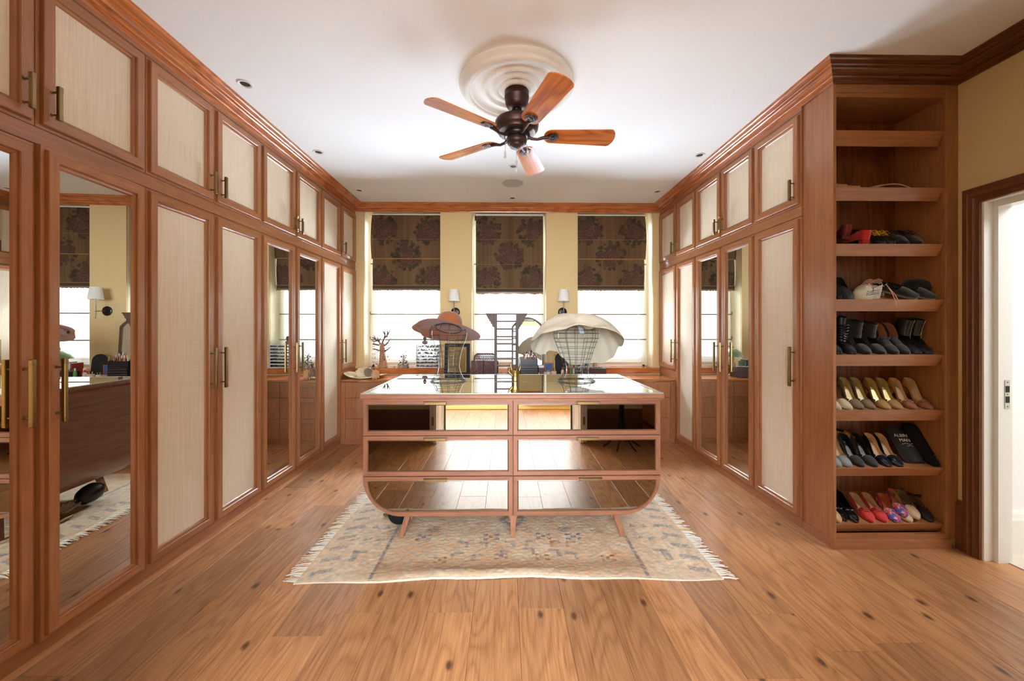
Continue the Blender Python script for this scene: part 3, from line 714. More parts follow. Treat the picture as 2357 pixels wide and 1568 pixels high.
for k in range(5):
    a = R(2 + 72 * k)
    Mx = (0, 0, a)
    if BM is None:
        BM = blade_mesh().build('blade', FANW, fan, loc=(0, 0, 2.712), rot=(0, 0, a)); BM.rotation_mode = 'XYZ'; BM.rotation_euler = (R(-13), 0, a); bl = BM
        mb = MB()
        mb.lathe([(0, -.016), (.012, -.016), (.013, -.012), (.02, -.012), (.022, -.014), (.03, -.013), (.031, -.010), (.04, -.010), (.041, -.004), (0, -.004)], 28, (.245, 0, 0))
        mb.tube([(.075, 0, -.008), (.10, 0, -.022), (.14, 0, -.026), (.175, 0, -.014), (.215, 0, -.008)], [.013, .010, .009, .012, .013], 10)
        AR = mb.build('blade_arm', BRZ, bl, smooth=True)
    else:
        bl = dup(BM, fan, rot=(R(-13), 0, a)); dup(AR, bl)
for i, (dx, dy, l) in enumerate(((-.067, -.01, .10), (.062, .02, .09), (0.0, .055, .17))):
    mb = MB(); mb.tube([(dx, dy, 2.665), (dx * 1.15, dy * 1.15, 2.66), (dx * 1.18, dy * 1.18, 2.65 - l * .4)], .0022, 6)
    mb.lathe([(0, 0), (.006, .006), (.008, .018), (.004, .04), (0, .045)], 10, (dx * 1.18, dy * 1.18, 2.65 - l * .4 - .045)); mb.lathe([(0, 0), (.010, .012), (.004, .03), (0, .03)], 10, (dx * 1.18, dy * 1.18, 2.65 - l))
    mb.tube([(dx * 1.18, dy * 1.18, 2.65 - l * .4 - .04), (dx * 1.18, dy * 1.18, 2.65 - l + .02)], .0014, 5)
    mb.build('pull_chain', mat('crystal pull', (220, 216, 204), .1, .4), fan)
DLH = mat('lamp recess', (30, 30, 32), .4)
dls = [(-1.758, 2.66, 'nearest the camera on the left'), (-1.752, 3.675, 'second along the left side'), (-1.748, 4.682, 'left rear, by the corner of the crown moulding'), (.072, 3.97, 'between the fan and the ceiling speaker'), (.080, 4.933, 'in the centre by the window wall crown'),
       (1.838, 3.685, 'nearest the camera on the right'), (1.818, 4.673, 'right rear, by the corner of the crown moulding')]
for x, y, nme in dls:
    t = thing('downlight', 'small round white recessed downlight, ' + nme, 'downlight', (x, y, ZC), group='recessed ceiling downlights')
    MB().lathe([(.030, .004), (.030, -.001), (.034, -.005), (.044, -.006), (.048, -.001), (.048, .0)], 28).build('trim_ring', TRIMW, t, smooth=True)
    MB().lathe([(.0, -.0005), (.030, -.0005), (.0305, .001), (0, .001)], 24).build('lamp', DLH, t)
t = thing('ceiling_speaker', 'flat round pale grey speaker grille in the ceiling', 'speaker', (.074, 4.432, ZC))
MB().lathe([(.0, -.004), (.108, -.004), (.112, -.003), (.116, -.005), (.120, -.002), (.120, 0)], 40).build('grille', mat('speaker grille', (206, 208, 208), .7, bump=(500, .3)), t)

# ------------------------------------------------------------------ wall sconces
for sx, pp, pr, lbn in ((-1, 1048, 1045, 'swing-arm wall lamp with a white shade, between left and middle windows'), (1, 1295, 1297.5, 'swing-arm wall lamp with a white shade, between middle and right windows')):
    p = onY(pp, 718.5, 5.22); q = onY(pr, 719, 5.08)
    t = thing('wall_sconce', lbn, 'wall lamp', (p.x, YB, p.z), group='wall lamps')
    MB().lathe([(0, 0), (.058, 0), (.060, .006), (.052, .012), (.030, .014), (.026, .020), (0, .020)], 28, M=Matrix.Rotation(R(90), 4, 'X')).build('backplate', BRZD, t, smooth=True)
    d = q - Vector((p.x, YB, p.z))
    MB().tube([(0, -.015, 0), d], .005, 8).lathe([(0, -.011), (.011, 0), (0, .011)], 12, d).build('arm', BRASS, t)
    MB().tube([d + Vector((0, 0, -.085)), d + Vector((0, 0, .20))], .0055, 10).lathe([(0, 0), (.009, .004), (.006, .02), (0, .02)], 12, d + Vector((0, 0, -.095))).build('rod', mat('chrome', (190, 192, 196), .12, 1), t)
    zb_, zt_ = onY(pr, 693.5, 5.08).z - p.z, onY(pr, 667, 5.08).z - p.z
    m = MB(); m.lathe([(.074, zb_), (.054, zt_)], 32, (d.x, d.y, 0)); m.f = m.f[:32]; m.m = m.m[:32]
    m.build('lampshade', SHADE, t, smooth=True)

# ------------------------------------------------------------------ mirrored island
IX0, IX1, IY0, IY1, IZ0, IZ1 = -.945, 1.030, 2.60, 3.55, .158, .928
isl = thing('mirrored_island', 'mirrored six-drawer island chest with rounded lower corners on splayed legs', 'island', ((IX0 + IX1) / 2, (IY0 + IY1) / 2, 0))
RC = .255
def outline(x0, x1, z0, z1, rl=0, rr=0, n=14):
    P = []
    if rl > .001: P += [(x0 + rl - rl * math.cos(t), z0 + rl - rl * math.sin(t)) for t in [math.pi / 2 * i / n for i in range(n + 1)]]
    else: P += [(x0, z0)] * (n + 1)
    if rr > .001: P += [(x1 - rr + rr * math.sin(t), z0 + rr - rr * math.cos(t)) for t in [math.pi / 2 * i / n for i in range(n + 1)]]
    else: P += [(x1, z0)] * (n + 1)
    P += [(x1, z1), (x0, z1)]
    return P
def rad(r, d, z0, z1): return max(0, min(r - d, (z1 - z0 - 2 * d) * .985)) if r else 0
def oprism(mb, P, y0, y1, k=None):
    Q = [P[i] for i in range(len(P)) if i == 0 or (abs(P[i][0] - P[i - 1][0]) + abs(P[i][1] - P[i - 1][1]) > 1e-6)]
    return mb.prism(Q, y0, y1, axis=1, k=k)
oprism(MB(), outline(IX0, IX1, IZ0, IZ1, RC, RC), IY0 + .012, IY1).build('carcass', ISY, isl, world=True)
mid = .046
rows = ((.694, .926), (.425, .689), (IZ0, .420))
for ri, (z0, z1) in enumerate(rows):
    for ci, (x0, x1) in enumerate(((IX0, mid - .002), (mid + .002, IX1))):
        rl = RC if (ri == 2 and ci == 0) else 0; rr = RC if (ri == 2 and ci == 1) else 0
        mb = MB(); prs = [(0, .012), (0, -.004), (.002, -.006), (.026, -.006), (.028, -.003), (.030, .004)]
        P = []; n_ = None
        for d, w in prs:
            o_ = outline(x0 + d, x1 - d, z0 + d, z1 - d, rad(rl, d, z0, z1), rad(rr, d, z0, z1)); n_ = len(o_)
            P += [(x, IY0 + w, z) for x, z in o_]
        for j in range(len(prs) - 1):
            for c in range(n_):
                a, b = P[j * n_ + c], P[j * n_ + (c + 1) % n_]
                if (Vector(a) - Vector(b)).length < 1e-6: continue
                vert = abs(a[2] - b[2]) > abs(a[0] - b[0])
                mb.q([P[j * n_ + c], P[j * n_ + (c + 1) % n_], P[(j + 1) * n_ + (c + 1) % n_], P[(j + 1) * n_ + c]], [(0, 1, 2, 3)], 0 if vert else 1)
        dr = mb.build('drawer', [ISV, ISL], isl, world=True)
        def sub(o): o.parent = dr; o.location = (0, 0, 0); return o
        mm = MB(); d = .030; o2 = outline(x0 + d, x1 - d, z0 + d, z1 - d, rad(rl, d, z0, z1), rad(rr, d, z0, z1))
        d = .0345; o3 = outline(x0 + d, x1 - d, z0 + d, z1 - d, rad(rl, d, z0, z1), rad(rr, d, z0, z1))
        for c in range(len(o2)):
            a, b = o2[c], o2[(c + 1) % len(o2)]; e, f = o3[c], o3[(c + 1) % len(o2)]
            if abs(a[0] - b[0]) + abs(a[1] - b[1]) < 1e-6: continue
            mm.q([(a[0], IY0 + .0035, a[1]), (b[0], IY0 + .0035, b[1]), (f[0], IY0 + .001, f[1]), (e[0], IY0 + .001, e[1])], [(0, 1, 2, 3)])
        sub(mm.build('silver_bead', SILV, isl, world=True))
        sub(oprism(MB(), o3, IY0 + .0025, IY0 + .008).build('mirror_panel', MIRI, isl, world=True))
        hx = onY(1003 if ci == 0 else 1352 + (6 if ri == 2 else 0), 800, IY0).x
        sub(MB().box(hx - .078, hx + .078, IY0 - .028, IY0 - .006, z1 - .012, z1 - .008, bev=.001).box(hx - .070, hx + .070, IY0 - .0275, IY0 - .0245, z1 - .026, z1 - .009, bev=.001).build('handle', BRASS, isl, world=True))
# top
TX0, TX1, TY0, TY1 = -.942 - .012, 1.043, 2.555, 3.635
MB().box(TX0 + .012, TX1 - .012, TY0 + .012, TY1 - .01, .928, .940).box(TX0, TX1, TY0, TY1, .940, .9705, bev=.005).build('top_board', ISL, isl, world=True)
mb = MB(); e = .03
for a, b, c, d in ((TX0 + .004, TX1 - .004, TY0 + .004, TY0 + .004 + e * .5), (TX0 + .004, TX1 - .004, TY1 - .004 - e, TY1 - .004), (TX0 + .004, TX0 + .004 + e, TY0 + .02, TY1 - .03), (TX1 - .004 - e, TX1 - .004, TY0 + .02, TY1 - .03)):
    mb.box(a, b, c, d, .9706, .9785, bev=.002)
mb.build('silver_edge', mat('silver wood edge', (206, 204, 200), .25, .6), isl, world=True)
ys = onZ(1181, 879, .978).y
for a, b in ((TY0 + .02, ys - .002), (ys + .002, TY1 - .035)):
    MB().box(TX0 + .035, TX1 - .035, a, b, .9706, .9778, bev=.004).build('mirror_top', MIRT, isl, world=True)
for x, sp in ((-.655, -.045), (.046, 0), (.735, .045)):
    for yy, sy in ((IY0 + .04, -.02), (IY1 - .06, .02)):
        mb = MB(); w0, w1 = .020, .014
        A = [(x - w0, yy - w0), (x + w0, yy - w0), (x + w0, yy + w0), (x - w0, yy + w0)]
        B = [(x + sp - w1, yy + sy - w1), (x + sp + w1, yy + sy - w1), (x + sp + w1, yy + sy + w1), (x + sp - w1, yy + sy + w1)]
        mb.q([(u, v, .165) for u, v in A] + [(u, v, .0085) for u, v in B], [(0, 1, 2, 3), (7, 6, 5, 4), (0, 4, 5, 1), (1, 5, 6, 2), (2, 6, 7, 3), (3, 7, 4, 0)])
        for s in (-1, 1):
            if abs(x - .046) < .1 or (s * sp < 0): mb.prism([(x + s * w0, .16), (x + s * (w0 + .05), .16), (x + s * (w0 + .012), .15), (x + s * (w0 - .001), .12)], yy - w0 + .002, yy - w0 + .02, axis=1)
        mb.build('leg', ISV, isl, world=True)

# ------------------------------------------------------------------ rug
RX0, RX1, RY0, RY1 = -1.165, 1.215, 2.16, 3.95
nu, nv = 340, 256; rs = np.random.RandomState(5)
def smooth(a, n):
    for _ in range(n): a = (a + np.roll(a, 1, 0) + np.roll(a, -1, 0) + np.roll(a, 1, 1) + np.roll(a, -1, 1)) / 5
    return a
U, V = np.meshgrid(np.linspace(RX0, RX1, nu), np.linspace(RY0, RY1, nv))
base = np.array(lin((222, 203, 176))); rust = np.array(lin((200, 148, 106))); blue = np.array(lin((112, 122, 136))); brown = np.array(lin((150, 100, 62)))
n1 = smooth(rs.rand(nv, nu), 2); n2 = smooth(rs.rand(nv, nu), 30); n1 = (n1 - n1.mean()) / n1.std(); n2 = (n2 - n2.mean()) / n2.std()
w = (np.abs(U - .03) < .79)
rowc = rs.rand(nv, 1); n3 = smooth(np.repeat(rs.rand(nv // 2, nu // 3 + 1), 3, 1)[:, :nu].repeat(2, 0), 1); n3 = (n3 - n3.mean()) / n3.std()
fr = np.clip(.28 + .20 * n1 * .5 + .12 * n2 + .16 * n3, 0, 1) * np.where(w, 1.0, .55)
col = base * (1 - fr[..., None]) + rust * fr[..., None]
col *= (1 + .10 * n3 + .05 * n1)[..., None]
def put(mask, c, a=.62):
    m = mask & ((rs.rand(nv, nu) > .12)); k = a * np.clip(.85 + .25 * n1, 0, 1)[m][:, None]; col[m] = col[m] * (1 - k) + c * k
for xx in (-.76, .80): put(np.abs(U - xx) < .010, blue, .8)
fy = RY0
def rect(cx, cy, a, b): return (np.abs(U - cx) < a) & (np.abs(V - cy) < b)
def stepm(cx, cy, s, c, al=.85):      # stepped motif
    for dx, dy in ((0, 0), (1, 1), (-1, 1), (1, -1), (-1, -1)): put(rect(cx + dx * s * 1.3, cy + dy * s, s * .55, s * .5), c, al)
def hook(cx, cy, s, fl, c): put(rect(cx, cy, s, s * .35), c); put(rect(cx + fl * s * .8, cy - s, s * .35, s), c)
for x in (-.30, -.17, 0.0, .14, .30, .40): 
    hook(x, 2.43 + .03 * math.sin(9 * x), .035, 1 if x > 0 else -1, blue); hook(x + .02, 2.55, .032, -1 if x > 0 else 1, blue if x < .2 else brown)
for x in (-.40, -.03, .22, .62): stepm(x, 2.36 + .02 * math.cos(7 * x), .022, brown if x > .1 or x < -.3 else blue)
for x in (-.55, .45, -.1, .25): stepm(x, 2.62, .028, blue * .9)
for x in (-.50, .40): put((np.abs(U - x) / 1.3 + np.abs(V - 2.72) < .045), blue * .9)
for x, y in ((.05, 2.85), (.05, 3.25)): put((np.abs(U - x) + np.abs(V - y) < .12) & (np.abs(U - x) + np.abs(V - y) > .06), blue * .8)
for s in (-1, 1):
    for k in range(14):
        y = 2.24 + k * .125; x = .03 + s * 1.12
        put((np.abs(V - y - (U - x) * -s * .35) < .020) & (np.abs(U - x + s * .03) < .055), blue)
    for y in (2.40,): put(rect(.03 + s * .96, y, .022, .055), blue); put(rect(.03 + s * .94, y + .05, .045, .012), blue)
    for k in range(3):
        x = .03 + s * (.86 + k * .085)
        put((np.abs(U - x) < .028) & (np.abs(V - 2.60 - (U - x) * .5) < .014), blue)
        dd = (V - 2.74); put((dd > 0) & (dd < .05) & (np.abs(U - x) < .028 * (1 - dd / .05)), blue)
        dd = (V - 3.2); put((dd > 0) & (dd < .05) & (np.abs(U - x) < .028 * (1 - dd / .05)), blue)
put((V < RY0 + .018), np.array(lin((226, 206, 180))), .9)
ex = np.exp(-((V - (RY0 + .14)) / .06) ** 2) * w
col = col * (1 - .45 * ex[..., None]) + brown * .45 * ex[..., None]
rg = thing('rug', 'worn beige and rust hand-knotted rug with blue motifs and white fringe', 'rug', (0, 0, 0))
edge = .035 * np.sin((U - RX0) / (RX1 - RX0) * math.pi * 1.0) ** 2
Vy = V + edge * np.clip(1 - (V - RY0) / .5, 0, 1) + .006 * np.sin(U * 11)
wave = .016 * np.exp(-((V - RY0 - .045) / .05) ** 2) * (np.sin(U * 3.1 + 1.8) * .5 + .5) * (np.abs(U) < 1.05)
Zr = .006 + wave + .0007 * n1 + .004 * np.clip(np.sin(U * 5 + V * 3) * n2 * .2, 0, 1)
Zr = np.clip(Zr, .005, .05)
mb = MB(); mb.v = [tuple(p) for p in np.stack([U, Vy, Zr], -1).reshape(-1, 3)]
ii = np.arange(nu * nv).reshape(nv, nu); fs = np.stack([ii[:-1, :-1], ii[:-1, 1:], ii[1:, 1:], ii[1:, :-1]], -1).reshape(-1, 4)
mb.f = [tuple(int(a) for a in f) for f in fs]; mb.m = [0] * len(mb.f)
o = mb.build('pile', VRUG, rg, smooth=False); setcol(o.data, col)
mb = MB()      # edge thickness
for j in range(0, nu - 1, 2):
    a, b = (U[0, j], Vy[0, j], Zr[0, j]), (U[0, min(j + 2, nu - 1)], Vy[0, min(j + 2, nu - 1)], Zr[0, min(j + 2, nu - 1)])
    mb.q([a, b, (b[0], b[1] - .004, max(0.0005, b[2] - .010)), (a[0], a[1] - .004, max(.0005, a[2] - .010))], [(0, 1, 2, 3)])
mb.build('selvedge', mat('rug selvedge', (226, 208, 186), .95, bump=(300, .5)), rg)
mb = MB()
for s, xx in ((-1, RX0), (1, RX1)):
    y = RY0 + .01
    while y < RY1:
        l = rnd.uniform(.045, .085); dy = rnd.uniform(-.022, .016); r = rnd.uniform(.0028, .0042); z = .006
        k = 0 if rnd.random() < .8 else 1
        mb.tube([(xx - s * .008, y, z), (xx + s * l * .5, y + dy * .3, z + rnd.uniform(0, .004)), (xx + s * l, y + dy, .004)], [r, r * .9, r * .7], 4, k=k)
        y += rnd.uniform(.008, .013)
tag(mb.build('fringe', [mat('white fringe', (232, 226, 214), .9), mat('tan fringe', (222, 186, 146), .9)], rg), kind='stuff')

# ------------------------------------------------------------------ wire hat stands + hats
def hat_stand(label, loc, prof, n=12, twist=0):
    t = thing('wire_hat_stand', label, 'hat stand', loc, (0, 0, twist), group=None)
    pts = [(r, 0, z) for r, z in prof]
    w0 = MB().tube(pts, .0018, 5).build('wire', STEEL, t)
    for k in range(1, n): dup(w0, t, rot=(0, 0, 2 * math.pi * k / n))
    rings = [i for i, (r, z) in enumerate(prof) if i > 0 and r > .02]
    for i in rings:
        r, z = prof[i]
        MB().tube([((r) * math.cos(a), r * math.sin(a), z) for a in [2 * math.pi * j / n for j in range(n)]], .0016, 5, closed=True).build('ring', STEEL, t)
    r = prof[0][0]
    MB().tube([(r * math.cos(a), r * math.sin(a), .004) for a in [2 * math.pi * j / 40 for j in range(40)]], .0035, 6, closed=True).build('base_ring', STEEL, t)
    MB().tube([(r * .93 * math.cos(a), r * .93 * math.sin(a), .004) for a in [2 * math.pi * j / 40 for j in range(40)]], .002, 6, closed=True).build('inner_base_ring', STEEL, t)
    return t
s1 = onZ(1032, 877, .978); s2 = onZ(1326, 877, .978)
hat_stand('wire mannequin hat stand on the island under the tan felt hat', (s1.x, s1.y, .9785), [(.143, .003), (.120, .025), (.098, .07), (.088, .115), (.092, .16), (.098, .20), (.108, .24), (.122, .285), (.140, .33), (.150, .37), (.150, .41), (.12, .45), (.06, .485), (.012, .495)], twist=.2)
hat_stand('wire mannequin hat stand on the island under the wide cream hat', (s2.x, s2.y, .9785), [(.150, .003), (.118, .03), (.100, .07), (.098, .105), (.104, .135), (.120, .18), (.136, .225), (.152, .27), (.170, .315), (.182, .345), (.184, .385), (.178, .41), (.12, .435), (.05, .445), (.01, .447)], n=14, twist=.1)
# tan felt hat
def hatobj():
    t = thing('felt_hat', 'tan felt wide-brim hat on the left wire stand', 'hat', (s1.x, s1.y, 1.388), (R(-22), R(5), 0))
    R0 = .108
    def brim(u, v):
        a = u * 2 * math.pi; r = R0 + (.245 - R0 + .02 * math.sin(a * 2 + 1) + (.03 if abs(a - math.pi) < .3 else 0) * math.cos((a - math.pi) / .3 * math.pi / 2)) * v
        z = .012 * math.sin(2 * a + .6) * v + .020 * (1 - v) ** 2 - .03 * v * (abs(math.cos(a)) ** 2)
        if abs(a - math.pi) < .35 and v > .7: z += .012
        return (r * math.cos(a), r * math.sin(a), z)
    MB().grid(brim, 72, 14, closeu=True).build('brim', FELT, t, smooth=True, solid=.004)
    m = MB().lathe([(R0, .018), (R0 * 1.0, .03), (R0 * .99, .06), (R0 * .93, .095), (R0 * .78, .128), (R0 * .5, .147), (R0 * .2, .153), (0, .154)], 48); m.build('crown', FELT, t, smooth=True)
    m = MB().lathe([(R0 * 1.015, .020), (R0 * 1.03, .024), (R0 * 1.025, .048), (R0 * 1.0, .052)], 48); m.f = m.f[:-2] if len(m.f) > 144 else m.f; m.m = m.m[:len(m.f)]; m.build('hat_band', mat('felt band', (170, 84, 42), .8), t, smooth=True)
    m = MB().lathe([(R0 * .96, .012), (R0 * .94, .03), (R0 * .93, .034)], 40); m.f = m.f[:80]; m.m = m.m[:80]; m.build('sweatband', BLKM, t, smooth=True)
    m = MB().lathe([(.09, .034), (0, .04)], 32); m.f = m.f[:32]; m.m = m.m[:32]; m.build('lining', BLKM, t)
hatobj()
# cream linen hat
def hat2():
    t = thing('linen_hat', 'very wide floppy cream linen hat on the right wire stand', 'hat', (s2.x, s2.y, 1.40), (0, 0, 0))
    key = [(-90, .33, .028), (-50, .36, -.015), (-15, .375, -.09), (12, .385, -.15), (28, .39, -.25), (45, .38, -.30), (65, .36, -.315), (90, .34, -.315), (102, .33, -.26), (112, .32, -.195), (124, .32, -.185), (138, .35, -.235), (155, .37, -.19), (172, .37, -.14), (190, .37, -.09), (215, .35, -.04), (240, .33, .0), (270, .33, .028)]
    def ev(a):
        d = math.degrees(a); d = (d + 90) % 360 - 90
        for (a0, r0, z0), (a1, r1, z1) in zip(key[:-1], key[1:]):
            if a0 <= d <= a1: s = (d - a0) / (a1 - a0); s = s * s * (3 - 2 * s); return r0 + (r1 - r0) * s, z0 + (z1 - z0) * s
        return key[0][1:]
    def fn(u, v):
        a = u * 2 * math.pi; Re, ze = ev(a); r = .06 + (Re - .06) * v
        top = .105 + .018 * math.cos(a * 2 + .5); 
        near = max(0, -math.sin(a))
        z = ze + (top - ze) * (math.cos(v ** (1.25) * math.pi / 2)) ** (.9) 
        z -= .055 * near ** 3 * math.sin(math.pi * min(1, v * 1.1)) 
        fold = math.exp(-((math.degrees(a) - 283) / 9) ** 2) ; z -= .028 * fold * math.sin(math.pi * v)
        z += .007 * math.sin(a * 9 + v * 5) * v + .006 * math.sin(a * 5 - v * 4 + 1) * math.sin(v * 3.1)
        return (r * math.cos(a), r * math.sin(a), z)
    MB().grid(fn, 120, 26, closeu=True).build('brim', LINEN, t, smooth=True, solid=.003)
    m = MB(); m.grid(lambda u, v: (.062 * v * math.cos(u * 6.2832), .062 * v * math.sin(u * 6.2832), .105 + .018 * math.cos(u * 6.2832 * 2 + .5) * v + .012 * (1 - v * v)), 36, 6, closeu=True)
    m.build('crown', LINEN, t, smooth=True, solid=.003)
    m = MB().lathe([(.10, .052), (.085, .07), (0, .072)], 32); m.f = m.f[:64]; m.m = m.m[:64]; m.build('lining', BLKM, t)
    m = MB().box(-.018, .018, -.001, .001, -.075, -.0, k=0, M=Matrix.Translation((.01, -.12, .035)) @ Matrix.Rotation(R(-12), 4, 'Y'))
    m.build('swing_tag', mat('grey tag', (150, 160, 166), .5), t)
hat2()
# gold hand
hp = onZ(1186, 878, .978)
t = thing('gold_hand', 'gold hand sculpture making a horns sign on the island top', 'sculpture', (hp.x, hp.y, .9785))
mb = MB()
mb.lathe([(.020, 0), (.023, .006), (.019, .02), (.024, .04), (.033, .062), (.037, .078), (.036, .088), (.026, .096), (0, .099)], 24, sx=1.0, sy=.5)
mb.build('palm', GOLD, t, smooth=True)
for pts, r in (([(-.024, 0, .078), (-.030, .0, .10), (-.035, 0, .122), (-.037, 0, .142)], [.0085, .0075, .0065, .0045]), ([(.026, 0, .075), (.034, 0, .092), (.040, 0, .110), (.043, -.004, .126)], [.008, .0075, .0065, .0045]),
               ([(-.008, 0, .085), (-.008, -.012, .098), (-.008, -.024, .090), (-.007, -.020, .070)], [.009, .0088, .008, .006]), ([(.009, 0, .085), (.009, -.012, .098), (.009, -.024, .090), (.008, -.020, .070)], [.009, .0088, .008, .006]),
               ([(-.024, -.002, .045), (-.038, -.006, .062), (-.048, -.008, .074), (-.056, -.008, .084)], [.010, .009, .008, .0055])):
    MB().tube(pts, r, 10).blob(pts[-1], r[-1], 8).build('finger', GOLD, t, smooth=True)

# ------------------------------------------------------------------ bronze lamp lying under the island
t = thing('bronze_floor_lamp', 'dark bronze and brass jointed lamp lying on the rug by the left island leg', 'lamp', (-.76, 2.80, .02))
M_ = Matrix.Translation((0, 0, .075)) @ Matrix.Rotation(R(78), 4, 'X')
MB().lathe([(.012, -.12), (.03, -.115), (.06, -.08), (.082, -.03), (.086, 0), (.083, .001), (.060, -.07), (.01, -.10), (0, -.10)], 32, M=M_).build('dish', BLKM, t, smooth=True)
MB().tube([M_ @ Vector((.086 * math.cos(a), .086 * math.sin(a), 0)) for a in [2 * math.pi * i / 32 for i in range(32)]], .002, 6, closed=True).build('rim', BRASS, t)
M2 = Matrix.Translation((-.06, .44, .08)) @ Matrix.Rotation(R(-80), 4, 'X')
MB().lathe([(0, -.10), (.03, -.095), (.058, -.06), (.070, -.01), (.068, .04), (.045, .085), (.018, .10), (0, .102)], 28, M=M2).build('shade', BRZD, t, smooth=True)
mb = MB(); mb.tube([(0, .12, .07), (-.02, .22, .06), (-.05, .35, .07)], .009, 10)
for f in (.2, .4, .6, .8): p = Vector((0, .12, .07)).lerp(Vector((-.05, .35, .07)), f); mb.lathe([(0, -.01), (.014, -.008), (.014, .008), (0, .01)], 12, p)
mb.tube([(-.04, .08, .03), (-.09, .24, .03), (-.08, .34, .05)], .011, 10); mb.box(-.15, -.10, .10, .22, -.005, .015, bev=.004)
mb.build('jointed_arm', BRASS, t)

# ------------------------------------------------------------------ counter things
def cz(px, y=4.95): return onY(px, 850, y).x
CT, SL = .7865, .877
# cream hat with flowers
p = onZ(848, 867, CT); t = thing('flowered_sun_hat', 'cream straw sun hat trimmed with cloth flowers on the left end of the counter', 'hat', (p.x + .0, 4.95, CT))
STR = weave('cream straw', (240, 228, 194), (216, 200, 160), 400, 400)
def hb(u, v):
    a = u * 6.28318; r = .10 + (.155 + .012 * math.sin(2 * a)) * v; zz = .012 + .016 * v * (1 + math.sin(a * 2 + 1.6)) + (.03 * max(0, -math.cos(a)) * v)
    return (r * math.cos(a), r * .85 * math.sin(a), zz)
MB().grid(hb, 48, 8, closeu=True).build('brim', STR, t, smooth=True, solid=.003)
MB().lathe([(.105, .012), (.10, .06), (.088, .095), (.06, .118), (0, .124)], 36, (-.02, .02, 0)).build('crown', STR, t, smooth=True)
def flower(c, r, m, nm='flower', n=9):
    mb = MB()
    for layer in range(3):
        for k in range(n):
            a = 6.283 * k / n + layer * .4; rr = r * (1 - layer * .28); e = .35 + layer * .4
            d = Vector((math.cos(a), -.25, math.sin(a))); s_ = d.cross(Vector((0, -1, 0))).normalized(); f = Vector((0, -1, 0)) * r * .25 * layer
            c0 = Vector(c); mb.q([c0 + f, c0 + f + d * rr * .6 + s_ * rr * .35, c0 + f + d * rr + Vector((0, -.2 * rr, 0)), c0 + f + d * rr * .6 - s_ * rr * .35], [(0, 1, 2, 3)])
    mb.blob(Vector(c) + Vector((0, -.03 * 1, 0)) * .5, r * .3, 8); return mb.build(nm, m, t)
flower((-.01, -.12, .075), .068, mat('cream flower', (240, 226, 196), .8)); flower((.085, -.13, .08), .060, mat('grey brown flower', (150, 130, 112), .9), n=14)
flower((.165, -.12, .055), .068, mat('peach flower', (228, 184, 142), .8)); flower((.04, -.09, .10), .06, mat('pale peach flower', (236, 208, 170), .8)); flower((.16, -.11, .03), .035, mat('peach rosette', (222, 170, 128), .8))

# jewellery tree
p = onY(882, 847, 5.33); t = thing('jewellery_tree', 'wooden branching jewellery tree hung with beads on the left window sill', 'jewellery stand', (p.x, 5.33, SL))
mb = MB(); mb.tube([(0, 0, 0), (-.005, 0, .10), (-.012, 0, .20), (-.015, 0, .28), (-.01, 0, .33)], [.062, .046, .036, .034, .026], 12); mb.build('trunk', PALEW, t, smooth=True)
BR = [[(-.02, 0, .27), (-.05, 0, .34), (-.10, .0, .385), (-.125, 0, .43)], [(-.02, 0, .31), (.01, 0, .38), (.025, 0, .44), (.02, 0, .50)], [(0, 0, .28), (.05, 0, .32), (.08, 0, .36), (.115, 0, .40)], [(-.03, 0, .22), (-.08, 0, .24), (-.14, 0, .255)],
      [(.02, 0, .22), (.06, 0, .24), (.10, 0, .275)], [(.02, 0, .40), (.06, 0, .44), (.09, 0, .50)], [(-.08, 0, .365), (-.12, 0, .35), (-.15, 0, .36)], [(-.06, 0, .35), (-.08, 0, .41)], [(.025, 0, .45), (-.005, 0, .49)], [(-.10, 0, .385), (-.15, 0, .41)], [(-.05, 0, .30), (-.13, 0, .315), (-.145, 0, .31)], [(.06, 0, .44), (.058, 0, .50)], [(-.06, 0, .34), (-.035, 0, .40)]]
for b in BR: MB().tube(b, [.013 * (1 - .65 * i / (len(b) - 1)) for i in range(len(b))], 7).build('branch', DKW, t, smooth=True)
bcs = [mat('red beads', (150, 52, 52), .3), mat('dark beads', (60, 52, 58), .25), mat('violet beads', (120, 100, 140), .3), mat('cream beads', (220, 200, 168), .3), mat('rust beads', (176, 96, 66), .3)]
for k, (x, z0, z1, m) in enumerate(((-.125, .33, .03, 1), (-.105, .36, .12, 2), (-.085, .24, .04, 0), (.065, .33, .14, 0), (.06, .42, .24, 1), (.085, .27, .10, 3), (-.01, .24, .08, 4), (-.065, .22, .02, 0), (.03, .26, .10, 1))):
    mb = MB(); n = 16
    for j in range(n):
        a = 6.283 * j / n; mb.blob((x + .014 * math.cos(a), -.045 if abs(x) < .05 else -.012, (z0 + z1) / 2 + (z0 - z1) / 2 * math.sin(a)), .0055, 6)
    tag(mb.build('bead_necklace', bcs[m], None, loc=(p.x, 5.33, SL)), ['black bead necklace at the far left of the jewellery tree', 'violet bead necklace on the jewellery tree, left side', 'red bead necklace low on the left of the jewellery tree', 'red bead necklace on the right branches of the jewellery tree', 'black bead necklace on the upper right branch of the jewellery tree', 'long cream necklace at the far right of the jewellery tree', 'rust bead necklace in front of the jewellery tree trunk', 'red bead necklace left of the jewellery tree trunk', 'black bead necklace in front of the jewellery tree trunk'][k], 'necklace', 'necklaces on the jewellery tree')
tg = thing('trinket', 'tiny pale skull trinket on the sill beside the jewellery tree', 'trinket', tuple(onY(908, 847, 5.26))[:2] + (SL,))
MB().blob((0, 0, .017), .014, 10, (1, 1, .9)).build('head', mat('bone', (196, 180, 150), .5), tg, smooth=True); MB().box(-.006, .006, -.008, .008, 0, .012, bev=.002).build('jaw', mat('bone dark', (120, 104, 84), .5), tg)
